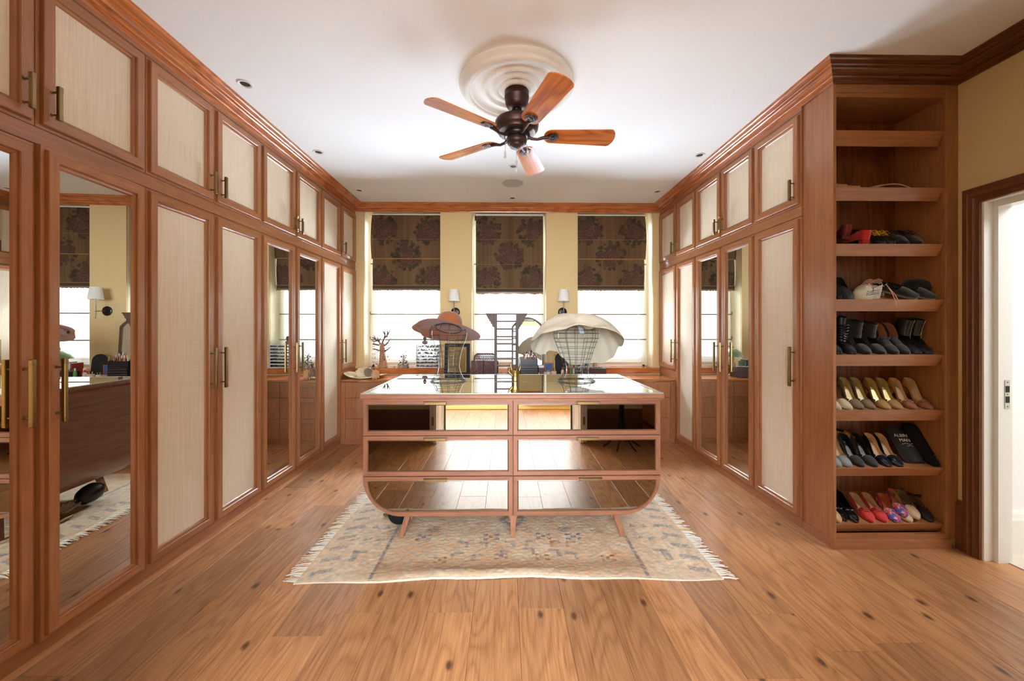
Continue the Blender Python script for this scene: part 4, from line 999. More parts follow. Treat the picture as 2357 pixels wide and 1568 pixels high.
# acrylic jewellery box with small tree
p = onY(928.5, 847, 5.27)
t = thing('acrylic_jewellery_box', 'small clear box of jewellery on the sill between the jewellery tree and the drawer tower', 'box', (p.x, 5.27, SL))
mb = MB(); w = .065
for a in ((-w, w, -.04, .04, 0, .004), (-w, -w + .003, -.04, .04, 0, .055), (w - .003, w, -.04, .04, 0, .055), (-w, w, -.04, -.037, 0, .055), (-w, w, .037, .04, 0, .055)): mb.box(*a)
mb.build('tray', ACR, t)
mb = MB(); mb.tube([(0, 0, .004), (0, 0, .13), (.01, 0, .17)], .006, 6)
for k in range(9): a = k * 2.4; mb.tube([(0, 0, .06 + k * .014), (.05 * math.cos(a), .02 * math.sin(a), .09 + k * .018)], .003, 5)
mb.build('ring_tree', mat('bark brown', (150, 116, 92), .8), t)
for k, (m, n) in enumerate(((bcs[1], 26), (bcs[3], 14), (mat('jet', (24, 24, 28), .2), 30))):
    mb = MB()
    for j in range(n): mb.blob((rnd.uniform(-.05, .06), rnd.uniform(-.03, .02), .01 + rnd.random() ** 1.5 * .17 * (1 if rnd.random() < .5 else .4)), rnd.uniform(.004, .009), 6)
    tag(mb.build('trinkets', m, t), kind='stuff')
# acrylic drawer tower
p0 = onY(959, 847, 5.28); p1 = onY(1013, 847, 5.28); w = (p1.x - p0.x) / 2; cxx = (p0.x + p1.x) / 2
H_ = onY(980, 794, 5.24).z - SL
t = thing('acrylic_drawer_tower', 'clear seven-drawer tower filled with jewellery on the left window sill', 'drawer tower', (cxx, 5.33, SL))
WPL = mat('white acrylic edge', (244, 244, 242), .25)
MB().box(-w, -w + .004, -.09, .09, 0, H_).box(w - .004, w, -.09, .09, 0, H_).box(-w, w, -.09, .09, H_ - .004, H_).box(-w, w, .086, .09, 0, H_).build('case', ACR, t)
MB().box(-w - .001, -w + .005, -.093, -.088, 0, H_).box(w - .005, w + .001, -.093, -.088, 0, H_).box(-w, w, -.093, -.088, H_ - .005, H_).build('case_edge', WPL, t)
JM = [mat('jewel mix a', (96, 92, 78), .3, bump=(120, 1)), mat('jewel mix b', (64, 62, 60), .3, bump=(120, 1)), mat('jewel mix c', (120, 108, 84), .3, bump=(120, 1))]
for k in range(7):
    z = k * H_ / 7; dr = MB().box(-w + .006, w - .006, -.086, .08, z + .003, z + .006).box(-w + .006, w - .006, -.090, -.086, z + .002, z + H_ / 7 - .022).build('drawer', ACR, t)
    MB().box(-w + .005, w - .005, -.094, -.089, z + .002, z + .011).build('drawer_edge', WPL, dr)
    mb = MB()
    for j in range(34): mb.blob((rnd.uniform(-w + .018, w - .018), rnd.uniform(-.078, -.03), z + .012 + rnd.random() * .016), rnd.uniform(.006, .011), 6)
    tag(mb.build('jewellery', JM[k % 3], dr), kind='stuff')
bz = SL + H_
t = thing('bird_ornament', 'small brown bird ornament on top of the clear drawer tower', 'ornament', (onY(978, 790, 5.3).x, 5.3, bz))
MB().blob((0, 0, .03), .036, 12, (1.1, .8, .8)).build('body', mat('grey feathers', (146, 126, 118), .9, bump=(200, .5)), t, smooth=True)
MB().blob((0, -.005, .085), .026, 12, (.9, .9, 1.3)).build('head', mat('brown feathers', (110, 84, 70), .8), t, smooth=True)
MB().tube([(0, 0, .05), (0, 0, .09)], .012, 8).build('neck', mat('ochre', (160, 130, 80), .6), t)
# black framed mirror leaning
def rframe(mb, x0, x1, z0, z1, w, y0, y1, k=None):
    mb.box(x0, x0 + w, y0, y1, z0, z1, k, bev=.003).box(x1 - w, x1, y0, y1, z0, z1, k, bev=.003).box(x0 + w, x1 - w, y0, y1, z1 - w, z1, k, bev=.003).box(x0 + w, x1 - w, y0, y1, z0, z0 + w, k, bev=.003); return mb
q0 = onY(1023, 862, 5.15); q1 = onY(1082, 791, 5.20)
t = thing('black_framed_mirror', 'small black framed mirror with gold slip leaning behind the left hat stand', 'mirror', ((q0.x + q1.x) / 2, 5.13, CT), (R(-9), 0, 0))
w = (q1.x - q0.x) / 2; hh = q1.z - CT + .005
rframe(MB(), -w, w, 0, hh, .045, -.012, .012).build('frame', BLKM, t); rframe(MB(), -w + .044, w - .044, .044, hh - .044, .009, -.008, .010).build('gold_slip', GOLD, t)
MB().box(-w + .05, w - .05, 0, .006, .05, hh - .05).build('mirror_glass', MIR, t)
# pierced wooden chest with lid up
q0 = onY(1085, 850, 5.08); q1 = onY(1147, 850, 5.08)
CH = mat('pierced brown wood', (92, 58, 54), .6, bump=(90, .8)); w = (q1.x - q0.x) / 2
t = thing('pierced_wooden_chest', 'dark brown pierced wood chest with its lattice lid raised, hung with chains', 'chest', ((q0.x + q1.x) / 2, 5.11, CT))
MB().box(-w, w, -.06, .06, 0, .195, bev=.004).build('body', CH, t)
mb = MB(); lid0, lid1 = .20, .285
mb.tube([(-w * .8, .05, .195), (-w * .78, .05, .255), (-w * .6, .05, .283), (w * .6, .05, .283), (w * .78, .05, .255), (w * .8, .05, .195)], .011, 6)
for k in range(12):
    x = -w * .7 + k * w * 1.4 / 11; mb.tube([(x, .05, .20), (x + .02, .05, .275)], .0035, 4); mb.tube([(x + .02, .05, .20), (x, .05, .275)], .0035, 4)
for z in (.222, .245): mb.tube([(-w * .75, .05, z), (w * .75, .05, z)], .0035, 4)
mb.build('lattice_lid', CH, t)
mb = MB()
for k in range(160): mb.blob((rnd.uniform(-w * .95, w * .95), -.061, rnd.uniform(.015, .18)), .0022, 4)  # pale dots painted as light showing through the piercing
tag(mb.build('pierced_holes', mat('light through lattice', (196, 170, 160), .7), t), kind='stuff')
mb = MB()
for k in range(30): mb.blob((-w * .62 + rnd.gauss(0, .008), -.067, .20 - k * .0045), .005, 5)
for k in range(14): mb.blob((-w * .7 + rnd.uniform(0, .05), -.05, .20 + rnd.uniform(0, .012)), .007, 5)
tag(mb.build('hanging_chain', mat('silver jewellery', (196, 184, 160), .25, .6), t), kind='stuff')
MB().box(-w * .12, -w * .05, -.064, -.060, 0, .21).build('strap', BLKM, t)
# ladder stand (valet rack)
q0 = onY(1141, 722, 4.86); q1 = onY(1191, 722, 4.86); zt = onY(1165, 722, 4.86).z
t = thing('carved_wooden_rack', 'tall dark carved wooden ladder rack standing on the counter', 'rack', ((q0.x + q1.x) / 2, 4.86, CT))
w = (q1.x - q0.x) / 2; hh = zt - CT
for s in (-1, 1):
    MB().box(s * w - .017, s * w + .017, -.016, .016, 0, hh - .01, bev=.002).build('upright', DKW, t)
    # carved bracket
    P = [(0, 0), (.105, 0), (.10, -.02), (.088, -.032), (.09, -.045), (.07, -.062), (.072, -.078), (.052, -.09), (.050, -.112), (.034, -.122), (.03, -.148), (.016, -.156), (.0, -.165)]
    mb = MB(); mb.prism([(s * (w + .012 + x), hh - .012 + z) for x, z in P], -.012, .012, axis=1); mb.build('bracket', DKW, t)
MB().box(-w - .125, w + .125, -.02, .02, hh - .014, hh + .003, bev=.003).build('top_rail', DKWX, t)
for y_ in (740, 757.5, 775, 791.5, 808.5, 826, 842):
    z = onY(1165, y_, 4.86).z - CT; MB().box(-w + .012, w - .012, -.010, .010, z - .0095, z + .0095, bev=.002).build('rung', DKWX, t)
for s in (-1, 1): MB().box(s * w - .02, s * w + .02, -.07, .07, 0, .018, bev=.003).build('foot', DKW, t)
# arched dressing mirror on the counter
q0 = onY(1178, 740, 5.02); q1 = onY(1252, 860, 5.02); w = (q1.x - q0.x) / 2
t = thing('arched_dressing_mirror', 'dark wood dressing mirror with a curved top behind the makeup organiser', 'mirror', ((q0.x + q1.x) / 2, 5.05, CT), (R(-4), 0, R(0)))
top = onY(1212, 730, 5.05).z - CT; sh = onY(1212, 752, 5.05).z - CT
def arch(wd, z0, zs, zt): return [(-wd, z0), (wd, z0), (wd, zs)] + [(wd * (1 - i / 12 * 2), zs + (zt - zs) * max(0, math.cos((abs(1 - i / 6)) * math.pi / 2)) ** .8) for i in range(1, 12)] + [(-wd, zs)]
A = arch(w, .03, sh, top); B = arch(w - .022, .052, sh - .012, top - .02); mb = MB(); n = len(A)
mb.q([(x, -.012, z) for x, z in A] + [(x, -.012, z) for x, z in B] + [(x, .012, z) for x, z in A] + [(x, -.002, z) for x, z in B], [(i, (i + 1) % n, n + (i + 1) % n, n + i) for i in range(n)] + [(i + 2 * n, (i + 1) % n + 2 * n, (i + 1) % n, i) for i in range(n)] + [(n + i, n + (i + 1) % n, 3 * n + (i + 1) % n, 3 * n + i) for i in range(n)])
mb.build('frame', DKW, t); m = MB(); m.prism(B, .0, .006, axis=1); m.build('mirror_glass', MIR, t)
MB().box(-w - .02, w + .02, -.05, .05, 0, .03, bev=.004).build('base', DKWX, t)
# makeup organiser
q0 = onY(1197, 860, 4.83); q1 = onY(1238, 860, 4.83); w = (q1.x - q0.x) / 2
t = thing('makeup_organiser', 'black tiered makeup organiser with drawers, packed with brushes', 'organiser', ((q0.x + q1.x) / 2, 4.87, CT))
MB().box(-w, w, -.06, .06, 0, .17, bev=.003).build('case', BLK, t)
for z in (.05, .08, .11, .14):
    d = MB().box(-w + .004, w - .004, -.066, -.060, z - .012, z + .012, bev=.002).build('drawer', BLK, t); MB().box(-w * .9, w * .9, -.070, -.066, z - .003, z + .001, bev=.001).build('handle', SILV, d)
MB().box(-w, w, -.058, -.05, .17, .235).box(-w, w, .05, .058, .17, .26).box(-w, -w + .006, -.05, .05, .17, .24).box(w - .006, w, -.05, .05, .17, .24).build('brush_tray', BLK, t)
org = ((q0.x + q1.x) / 2, 4.87, CT)
bc_ = [mat('brush handle %d' % i, c, .4) for i, c in enumerate(((30, 30, 32), (210, 190, 150), (200, 60, 60), (200, 180, 70), (170, 120, 110), (230, 230, 226)))]
ORD = 'leftmost second third fourth fifth sixth seventh eighth ninth tenth eleventh twelfth thirteenth fourteenth fifteenth sixteenth'.split()
for k in range(16):
    x = -w * .85 + w * 1.7 * k / 15; z1 = rnd.uniform(.29, .36) - .04 * abs(x / w); b = rnd.choice(bc_)
    o = thing('makeup_brush', ORD[k] + ' makeup brush from the left in the black organiser', 'brush', (org[0] + x, org[1] + rnd.uniform(-.03, .03), org[2] + .172), (rnd.uniform(-.1, .1), rnd.uniform(-.12, .12), 0), 'makeup brushes in the black organiser')
    MB().tube([(0, 0, 0), (0, 0, z1 - .172 - .03)], [.003, .0045], 6).build('handle', b, o)
    MB().lathe([(.004, 0), (.008, .015), (.006, .03), (0, .034)], 8, (0, 0, z1 - .172 - .03)).build('bristles', rnd.choice(bc_), o, smooth=True)

def bottle(label, px, Y, h, r, mt, cap, z=CT, cat='bottle', name='bottle', group='bottles on the counter'):
    x = onY(px, 850, Y).x; t = thing(name, label, cat, (x, Y, z), group=group)
    MB().lathe([(0, 0), (r, .001), (r, h * .62), (r * .85, h * .70), (r * .4, h * .76), (r * .4, h * .80)], 16).build('body', mt, t, smooth=True)
    MB().lathe([(r * .5, h * .79), (r * .5, h), (0, h)], 12).build('cap', cap, t, smooth=True)
def cup(label, px, Y, h, r, mt, z=CT, name='cup'):
    x = onY(px, 850, Y).x; t = thing(name, label, 'cup', (x, Y, z), group='cups and pots on the counter')
    MB().lathe([(0, 0), (r * .75, 0), (r, h), (r * .9, h), (r * .68, .006), (0, .006)], 18).build('body', mt, t, smooth=True)
    mb = MB()
    for k in range(4): a = k * 1.7; mb.tube([(0, 0, .008), (r * .6 * math.cos(a), r * .6 * math.sin(a), h * 1.35)], .0025, 5)
    mb.build('sticks', rnd.choice(bc_), t)
def bx(name, label, cat, px0, px1, Y0, Y1, z0, h, mt, group=None, lid=None, rz=0):
    x0, x1 = onY(px0, 850, Y0).x, onY(px1, 850, Y0).x
    t = thing(name, label, cat, ((x0 + x1) / 2, (Y0 + Y1) / 2, z0), (0, 0, rz), group)
    w, d = (x1 - x0) / 2, (Y1 - Y0) / 2
    MB().box(-w, w, -d, d, 0, h * (.8 if lid else 1), bev=.002).build('body', mt, t)
    if lid: MB().box(-w - .001, w + .001, -d - .001, d + .001, h * .8, h, bev=.002).build('lid', lid, t)
    return t
cW = mat('white plastic', (236, 232, 228), .4); cR = mat('red plastic', (196, 50, 62), .4); cO = mat('orange plastic', (228, 110, 40), .4); cG = mat('green plastic', (90, 176, 70), .4); cV = mat('violet plastic', (112, 84, 160), .4)
cPk = mat('pale pink plastic', (232, 206, 204), .4); cB = mat('blue card', (66, 92, 150), .5); cDB = mat('dark blue', (44, 62, 110), .4); cPc = mat('peach card', (222, 160, 120), .6); CBX = mat('dark brown lacquer', (82, 56, 56), .4)
# behind the rack: small shelf of pots
for k, (px, Y, h, r, m, c, l) in enumerate(((1152, 4.95, .06, .016, cW, cG, 'small white bottle with green cap behind the ladder rack'), (1160, 4.98, .05, .015, cG, cW, 'stubby green bottle with white cap behind the ladder rack'), (1172, 4.98, .10, .014, cDB, cW, 'dark blue bottle behind the ladder rack'),
        (1181, 4.95, .06, .015, cW, cW, 'small all-white bottle behind the right upright of the rack'), (1146, 4.93, .05, .016, GOLD, cW, 'small gold bottle by the left upright of the rack'), (1295, 4.90, .13, .020, cPk, cR, 'white bottle with a red cap right of the makeup organiser'), (1305, 4.96, .14, .016, cO, cW, 'orange bottle with white cap among the toiletries'),
        (1314, 4.90, .15, .017, cG, cW, 'green bottle with a white cap among the toiletries'), (1321, 4.95, .15, .015, cW, BLK, 'white bottle with black cap among the toiletries'), (1332, 4.90, .13, .015, cV, cW, 'violet tube among the toiletries'), (1240, 4.86, .07, .010, cW, cW, 'small white bottle at the right foot of the organiser'))):
    bottle(l, px, Y, h, r, m, c)
bx('card_box', 'peach cardboard box behind the ladder rack on the counter', 'box', 1147, 1168, 5.0, 5.08, CT, .11, cPc); bx('wooden_box', 'dark brown box with white lid behind the makeup organiser', 'box', 1240, 1252, 4.93, 5.0, CT, .15, CBX, lid=cW)
t = bx('picture_card', 'small blue picture card with an orange border propped on the counter', 'card', 1254, 1272, 5.0, 5.01, CT + .06, .115, cB); rframe(MB(), -.052, .052, -.002, .118, .006, -.008, -.004).build('border', cO, t)
t = bx('card_box', 'pale box under the blue picture card', 'box', 1252, 1274, 4.97, 5.04, CT, .0595, cPk)
cup('white glass cup with sticks beside the blue picture card', 1262, 4.86, .075, .028, cW); cup('larger pale pink cup with sticks left of the bottles', 1275, 4.84, .085, .034, cPk); cup('white pot at the foot of the toiletries', 1290, 4.86, .03, .02, cW)
# black rounded mirror back
q = onY(1293, 860, 5.08); t = thing('round_table_mirror', 'black round-topped table mirror seen between the cream hat and the toiletries', 'mirror', (q.x, 5.08, CT), (R(-6), 0, 0))
A = [(-.085, .02), (.085, .02), (.085, .22)] + [(.085 * math.cos(a), .22 + .085 * math.sin(a)) for a in [math.pi * i / 12 for i in range(1, 12)]] + [(-.085, .22)]
m = MB(); m.prism(A, -.008, .008, axis=1); m.build('back', BLKM, t); MB().box(-.06, .06, -.05, .05, 0, .02, bev=.004).build('base', BLKM, t)
MB().box(-.098, -.088, -.006, .006, .02, .28).build('side_strip', GOLD, t)
# books
for k, (px, c, l) in enumerate(((1338, (230, 228, 222), 'white-spined book standing beside the dark brown box'), (1342, (150, 190, 214), 'pale blue book standing right of the white-spined book'), (1346.5, (40, 66, 60), 'dark green book standing beside the pale blue one'), (1351, (110, 140, 116), 'grey green book standing last in the row'), (1334, (186, 60, 56), 'red book standing first in the row on the counter'))):
    x = onY(px, 850, 5.08).x; t = thing('book', l, 'book', (x, 5.08, CT), (0, 0, 0), 'books standing on the counter'); h = .19 + .01 * (k % 3)
    MB().box(-.011, .011, -.07, .07, 0, h, bev=.002).build('cover', mat('book cover %d' % k, c, .5), t); MB().box(-.008, .008, -.06, .0715, .004, h + .0005).build('pages', cW, t)
# brown box with silver jewellery
t = bx('jewellery_box', 'long dark brown lacquer box topped with silver jewellery', 'box', 1325, 1396, 4.86, 5.02, CT, .115, CBX)
mb = MB()
for k in range(60): mb.blob((rnd.uniform(-.17, .17), rnd.uniform(-.06, .06), .12 + rnd.random() * .014), rnd.uniform(.005, .01), 6)
tag(mb.build('silver_jewellery', mat('polished silver', (206, 206, 210), .2, .8), None, loc=tuple(t.location)), 'heap of silver jewellery lying on the dark brown lacquer box', 'jewellery', kind='stuff')
bx('pamphlet', 'blue leaflet leaning in front of the brown lacquer box', 'leaflet', 1308, 1322, 4.83, 4.835, CT, .05, mat('blue leaflet', (70, 150, 200), .5))
# green lamp
q = onY(1366, 850, 5.07); t = thing('green_glass_lamp', 'table lamp with green glass shade on the counter behind the cream hat', 'lamp', (q.x + .03, 5.10, CT))
MB().lathe([(0, 0), (.055, 0), (.058, .01), (.03, .025), (.018, .05), (.03, .09), (.034, .13), (.02, .17), (.012, .19), (.02, .21), (.012, .24), (.006, .25), (0, .32)], 24).build('base', mat('onyx', (196, 176, 146), .25), t, smooth=True)
MB().lathe([(.012, .36), (.05, .345), (.09, .31), (.125, .26), (.128, .25), (.122, .25), (.085, .305), (.045, .338), (.012, .352)], 32).build('shade', mat('green glass', (128, 178, 128), .15, trans=.3), t, smooth=True)
MB().lathe([(0, .36), (.01, .362), (.006, .375), (.002, .39), (0, .40)], 10).build('finial', BRASS, t)

# ------------------------------------------------------------------ shoes
def letters(name, body, size, parent):
    c = bpy.data.curves.new(name, 'FONT'); c.body = body; c.size = size; c.align_x = 'CENTER'; c.extrude = .0004
    tmp = bpy.data.objects.new('text', c); COL.objects.link(tmp); bpy.context.view_layer.update()
    me = bpy.data.meshes.new_from_object(tmp.evaluated_get(bpy.context.evaluated_depsgraph_get())); bpy.data.objects.remove(tmp)
    me.materials.clear(); me.materials.append(cW)
    o = bpy.data.objects.new(name, me); COL.objects.link(o); o.parent = parent; return o
def sm(a, b, x): x = min(1, max(0, (x - a) / (b - a))); return x * x * (3 - 2 * x)
def shoe(label, px, shelf, m, lin_=SKINL, L=.24, W=.078, heel=.0, topen=.38, vamp=.032, side=.030, back=.055, point=.6, rz=0, dy=0, group=None, name='shoe', cat='shoe', block=False, extra=None, shaft=None, thick=.004, heelm=None, solem=None, tilt=0, lift=0, hw=1.0, toem=None, strapback=False, rx=0):
    zt_ = SH[shelf][1]; y = YS + .024 + dy
    x = onY(px, 800, y).x; z = zt_ - .006 + math.tan(SLOPE) * (y - YS - .022) + .0015 + lift
    t = thing(name, label, cat, (x, y, z), (Matrix.Rotation(SLOPE * .9 + rx, 4, 'X') @ Matrix.Rotation(rz, 4, 'Z') @ Matrix.Rotation(tilt, 4, 'Y')).to_euler(), group)
    W = W * hw
    zs = lambda s: heel * sm(.33, .80, s) + thick
    def hwf(s):
        if s < .28: b = (max(0, 1 - (1 - s / .28) ** 2)) ** point
        elif s < .62: b = 1 - .27 * sm(.28, .62, s)
        else: b = .73
        e = max(0, 1 - ((s - .86) / .14) ** 2) ** .5 if s > .86 else 1
        return max(.0005, W / 2 * b * e)
    S = [0, .015, .04, .08, .13, .19, .25, .31, topen, .44 if topen < .43 else topen + .03, .52, .60, .68, .76, .84, .88, .92, .95, .975, .99, 1.0]
    S = sorted(set(S))
    sd = lambda s: side + (back - side) * sm(.5, .95, s) if s > topen else vamp
    def vh(s): return thick + (vamp) * (.35 + .65 * sm(0, .30, s)) + .004 * sm(.2, topen, s)
    up = MB(); inn = MB(); K = 7
    rows = []
    for s in S:
        w_, z0 = hwf(s), zs(s)
        if s <= topen + 1e-6:
            h = vh(s) * (1 if s > .0 else .45); row = [(w_ * math.copysign(abs(math.cos(math.pi * k / (2 * K))) ** .75, math.cos(math.pi * k / (2 * K))), s * L, z0 + h * math.sin(math.pi * k / (2 * K)) ** .8) for k in range(2 * K + 1)]
            rows.append(row)
    for a, b in zip(rows[:-1], rows[1:]):
        for k in range(2 * K): up.q([a[k], a[k + 1], b[k + 1], b[k]], [(0, 1, 2, 3)], 1 if (toem and a[k][1] < topen * L * .75) else 0)
    st = [s for s in S if s >= topen - 1e-6]
    for sg in (1, -1):
        pr = None
        for s in st:
            w_, z0 = hwf(s), zs(s); h = sd(s)
            if s <= topen + .001: h = vh(s) * .93
            r_ = [(sg * w_ * .92, s * L, z0 - .002), (sg * w_ * 1.02, s * L, z0 + h * .45), (sg * w_ * .93, s * L - .003 * sm(.9, 1, s), z0 + h)]
            if pr and not (strapback and s > .58 and s < .9):
                for k in range(2):
                    up.q([pr[k], r_[k], r_[k + 1], pr[k + 1]], [(0, 1, 2, 3)], 0)
                inn.q([(p[0] * .93, p[1] - (.002 if s > .9 else 0), p[2]) for p in (pr[1], r_[1], r_[2], pr[2])], [(0, 1, 2, 3)]); inn.q([(p[0] * .93, p[1], p[2] + .001) for p in (pr[0], r_[0], r_[1], pr[1])], [(0, 1, 2, 3)])
            pr = r_
    pr = None
    for s in [q for q in S if q >= topen * .55]:
        r_ = (hwf(s) * .9, s * L, zs(s) + .003)
        if pr: inn.q([(-pr[0], pr[1], pr[2]), (pr[0], pr[1], pr[2]), (r_[0], r_[1], r_[2]), (-r_[0], r_[1], r_[2])], [(0, 1, 2, 3)])
        pr = r_
    up.build('upper', [m, toem or m], t, smooth=True); inn.build('insole', lin_, t, smooth=True)
    so_ = MB(); pr = None
    for s in S:
        w_ = hwf(s) * .97; z1 = zs(s); z0 = max(0, z1 - max(.004, thick))
        r_ = [(-w_, s * L, z0), (w_, s * L, z0), (w_, s * L, z1), (-w_, s * L, z1)]
        if pr: so_.q(pr + r_, [(0, 1, 5, 4), (1, 2, 6, 5), (3, 0, 4, 7)])
        pr = r_
    so_.build('sole', solem or SOLE, t)
    if heel > .015:
        mb = MB(); y0_, y1_ = L * .80, L * .985; b0, b1 = (L * .9, L * .955) if not block else (L * .82, L * .97); w0 = W * .30; w1 = W * (.09 if not block else .26)
        T = [(-w0, y0_, zs(.8) - .003), (w0, y0_, zs(.8) - .003), (w0 * .8, y1_, zs(1) - .001), (-w0 * .8, y1_, zs(1) - .001)]; Bq = [(-w1, b0, 0), (w1, b0, 0), (w1, b1, 0), (-w1, b1, 0)]
        mb.q(T + Bq, [(0, 1, 2, 3), (7, 6, 5, 4), (0, 4, 5, 1), (1, 5, 6, 2), (2, 6, 7, 3), (3, 7, 4, 0)]); mb.build('heel', heelm or m, t)
    if shaft:
        h, ry0, ry1, dyy, zip_ = shaft; zb = zs(.8) + .02
        mb = MB(); n = 28; lv = 9; pts = []
        for i in range(lv):
            f = i / (lv - 1); z = zb + (h - zb) * f; yc = L * .74 + dyy * f; a = ry0 + (ry1 - ry0) * f; b = W * .40 + .004 * f
            for j in range(n):
                th = 2 * math.pi * j / n; wr = 1 + .03 * math.sin(i * 2.2 + j * .7)
                pts.append((b * math.cos(th) * wr, yc + a * math.sin(th) * wr - (a * .45 * (1 - f) ** 2 if math.sin(th) < 0 else 0), z))
        mb.q(pts, [(i * n + j, i * n + (j + 1) % n, (i + 1) * n + (j + 1) % n, (i + 1) * n + j) for i in range(lv - 1) for j in range(n)])
        mb.build('shaft', m, t, smooth=True); m2 = MB(); m2.q([(p[0] * .93, (p[1] - L * .74 - dyy) * .93 + L * .74 + dyy, p[2] - .012) for p in pts[-n:]], [tuple(range(n))]); m2.build('shaft_lining', BLKM, t)
        if zip_:
            j = int(n * .86); zp = [Vector(pts[i * n + j]) * 1.0 + Vector((.002, -.001, 0)) for i in range(lv)]
            MB().tube(zp, .0022, 5).tube([zp[0], zp[0] + Vector((0, -.006, -.018))], .004, 6).build('zip', SILV, t)
    if extra: extra(t, L, W, zs, vh, sd, topen)
    return t
def laces(mt, loose=0, n=4):
    def f(t, L, W, zs, vh, sd, to):
        mb = MB()
        for k in range(n):
            s = to * (.72 + .30 * k / n) + .02 * k; z = zs(s) + vh(min(s, to)) + .006 + .006 * k
            mb.tube([(-W * .26, s * L, z - .008), (0, s * L - .004, z + .001), (W * .26, s * L + .004, z - .008)], .0028, 5)
        s = to * 1.1; z = zs(s) + .055
        for sg in (-1, 1):
            mb.tube([(0, s * L, z), (sg * .022, s * L - .012, z + .022), (sg * .036, s * L - .03, z + .006), (sg * .012, s * L - .012, z - .004), (0, s * L, z)], .0027, 5)
            mb.tube([(0, s * L, z), (sg * .018, s * L - .04, z - .012), (sg * .024, s * L - .075 - loose, z - .03 - loose)], .0027, 5)
        mb.build('laces', mt, t)
    return f
def bow(mt):
    def f(t, L, W, zs, vh, sd, to):
        z = zs(to) + vh(to) * .8; y = to * L - .02; mb = MB()
        for sg in (-1, 1): mb.blob((sg * .015, y, z), .012, 8, (1.2, .8, .6))
        mb.blob((0, y, z), .006, 6); mb.build('bow', mt, t, smooth=True)
    return f
def buckle(t, L, W, zs, vh, sd, to):
    y = to * L - .022; z = zs(to) + vh(to) + .002; mb = MB()
    mb.box(-.022, .022, y - .003, y + .003, z - .002, z + .003, bev=.001).box(-.024, -.020, y - .011, y + .011, z - .003, z + .004, bev=.001).box(.020, .024, y - .011, y + .011, z - .003, z + .004, bev=.001)
    mb.build('buckle', GOLD, t)
    m = MB(); m.grid(lambda u, v: ((u - .5) * W * .8, y - .018 + v * .036, z - .001 - .02 * (2 * u - 1) ** 2), 8, 3); m.build('saddle_strap', RED, t, smooth=True)
def studs(strap=False):
    def f(t, L, W, zs, vh, sd, to):
        mb = MB()
        for k in range(11):
            s = to + (.92 - to) * k / 10
            b = W / 2 * (1 - .27 * sm(.28, .62, s)) * .95
            for sg in (-1, 1): mb.blob((sg * b, s * L, zs(s) + sd(s)), .0035, 6)
        for k in range(5): x = -W * .3 + W * .6 * k / 4; mb.blob((x, to * L - .004 - .01 * (1 - abs(k - 2) / 2), zs(to) + vh(to) * (1 - .25 * abs(k - 2) / 2)), .0035, 6)
        mb.build('studs', GOLD, t)
        if strap:
            m = MB(); yy = L * .86; m.tube([(W * .3, yy + .01, .06), (W * .34, yy - .03, .085), (0, yy - .075, .095), (-W * .34, yy - .03, .085), (-W * .3, yy + .01, .06)], .005, 6); m.build('ankle_strap', BLKL, t)
    return f
MULTI = bpy.data.materials.new('painted flower cloth'); MULTI.use_nodes = True
_nt = MULTI.node_tree; _b = _nt.nodes['Principled BSDF']; _v = _nt.nodes.new('ShaderNodeTexVoronoi'); _v.inputs['Scale'].default_value = 75; _r = _nt.nodes.new('ShaderNodeValToRGB'); _tc = _nt.nodes.new('ShaderNodeTexCoord')
_nt.links.new(_tc.outputs['Object'], _v.inputs['Vector']); _sp = _nt.nodes.new('ShaderNodeSeparateColor'); _nt.links.new(_v.outputs['Color'], _sp.inputs[0]); _nt.links.new(_sp.outputs[0], _r.inputs[0]); _nt.links.new(_r.outputs[0], _b.inputs['Base Color']); _b.inputs['Roughness'].default_value = .5
_r.color_ramp.interpolation = 'CONSTANT'
for i, (p_, c_) in enumerate(((0, (228, 70, 76)), (.25, (236, 120, 88)), (.42, (66, 90, 190)), (.6, (120, 70, 150)), (.74, (40, 120, 130)), (.86, (210, 190, 220)))):
    e = _r.color_ramp.elements[0] if i == 0 else (_r.color_ramp.elements[1] if i == 1 else _r.color_ramp.elements.new(p_)); e.position = p_; e.color = (*lin(c_), 1)
TERR = mat('terracotta leather', (206, 120, 78), .5); GOLDIN = mat('shiny gold lining', (206, 184, 122), .3, .35)
CUTL = mat('dusty pink lining', (176, 122, 100), .6)
G = 'shoes on the slanted shelves'
# shelf index: 0 top (empty) .. 7 bottom
shoe('pair-left pale tan flat sandal at the left end of the second shelf', 1948, 1, TAN, BEIGE, vamp=.012, side=.004, back=.006, topen=.30, point=.5, group=G, rz=.35, thick=.012, solem=BEIGE)
shoe('pair-right pale tan flat sandal, second from the left on the second shelf', 1978, 1, TAN, BEIGE, vamp=.010, side=.004, back=.006, topen=.30, point=.5, group=G, rz=.15, thick=.008, solem=BEIGE)
t = thing('shoe_insert', 'curved beige sole showing its arched edge on the second shelf', 'shoe', (onY(2048, 430, 2.55).x, 2.56, SH[1][1] + .02), (SLOPE, 0, 0), G)
MB().grid(lambda u, v: (-.125 + .25 * u, -.03 + .06 * v, .004 + .03 * math.sin(math.pi * u) ** .8), 20, 4).build('arched_sole', BEIGE, t, smooth=True, solid=.006)
MB().box(-.12, .12, -.028, .028, -.002, .003, bev=.002).build('base_sole', TAN, t)
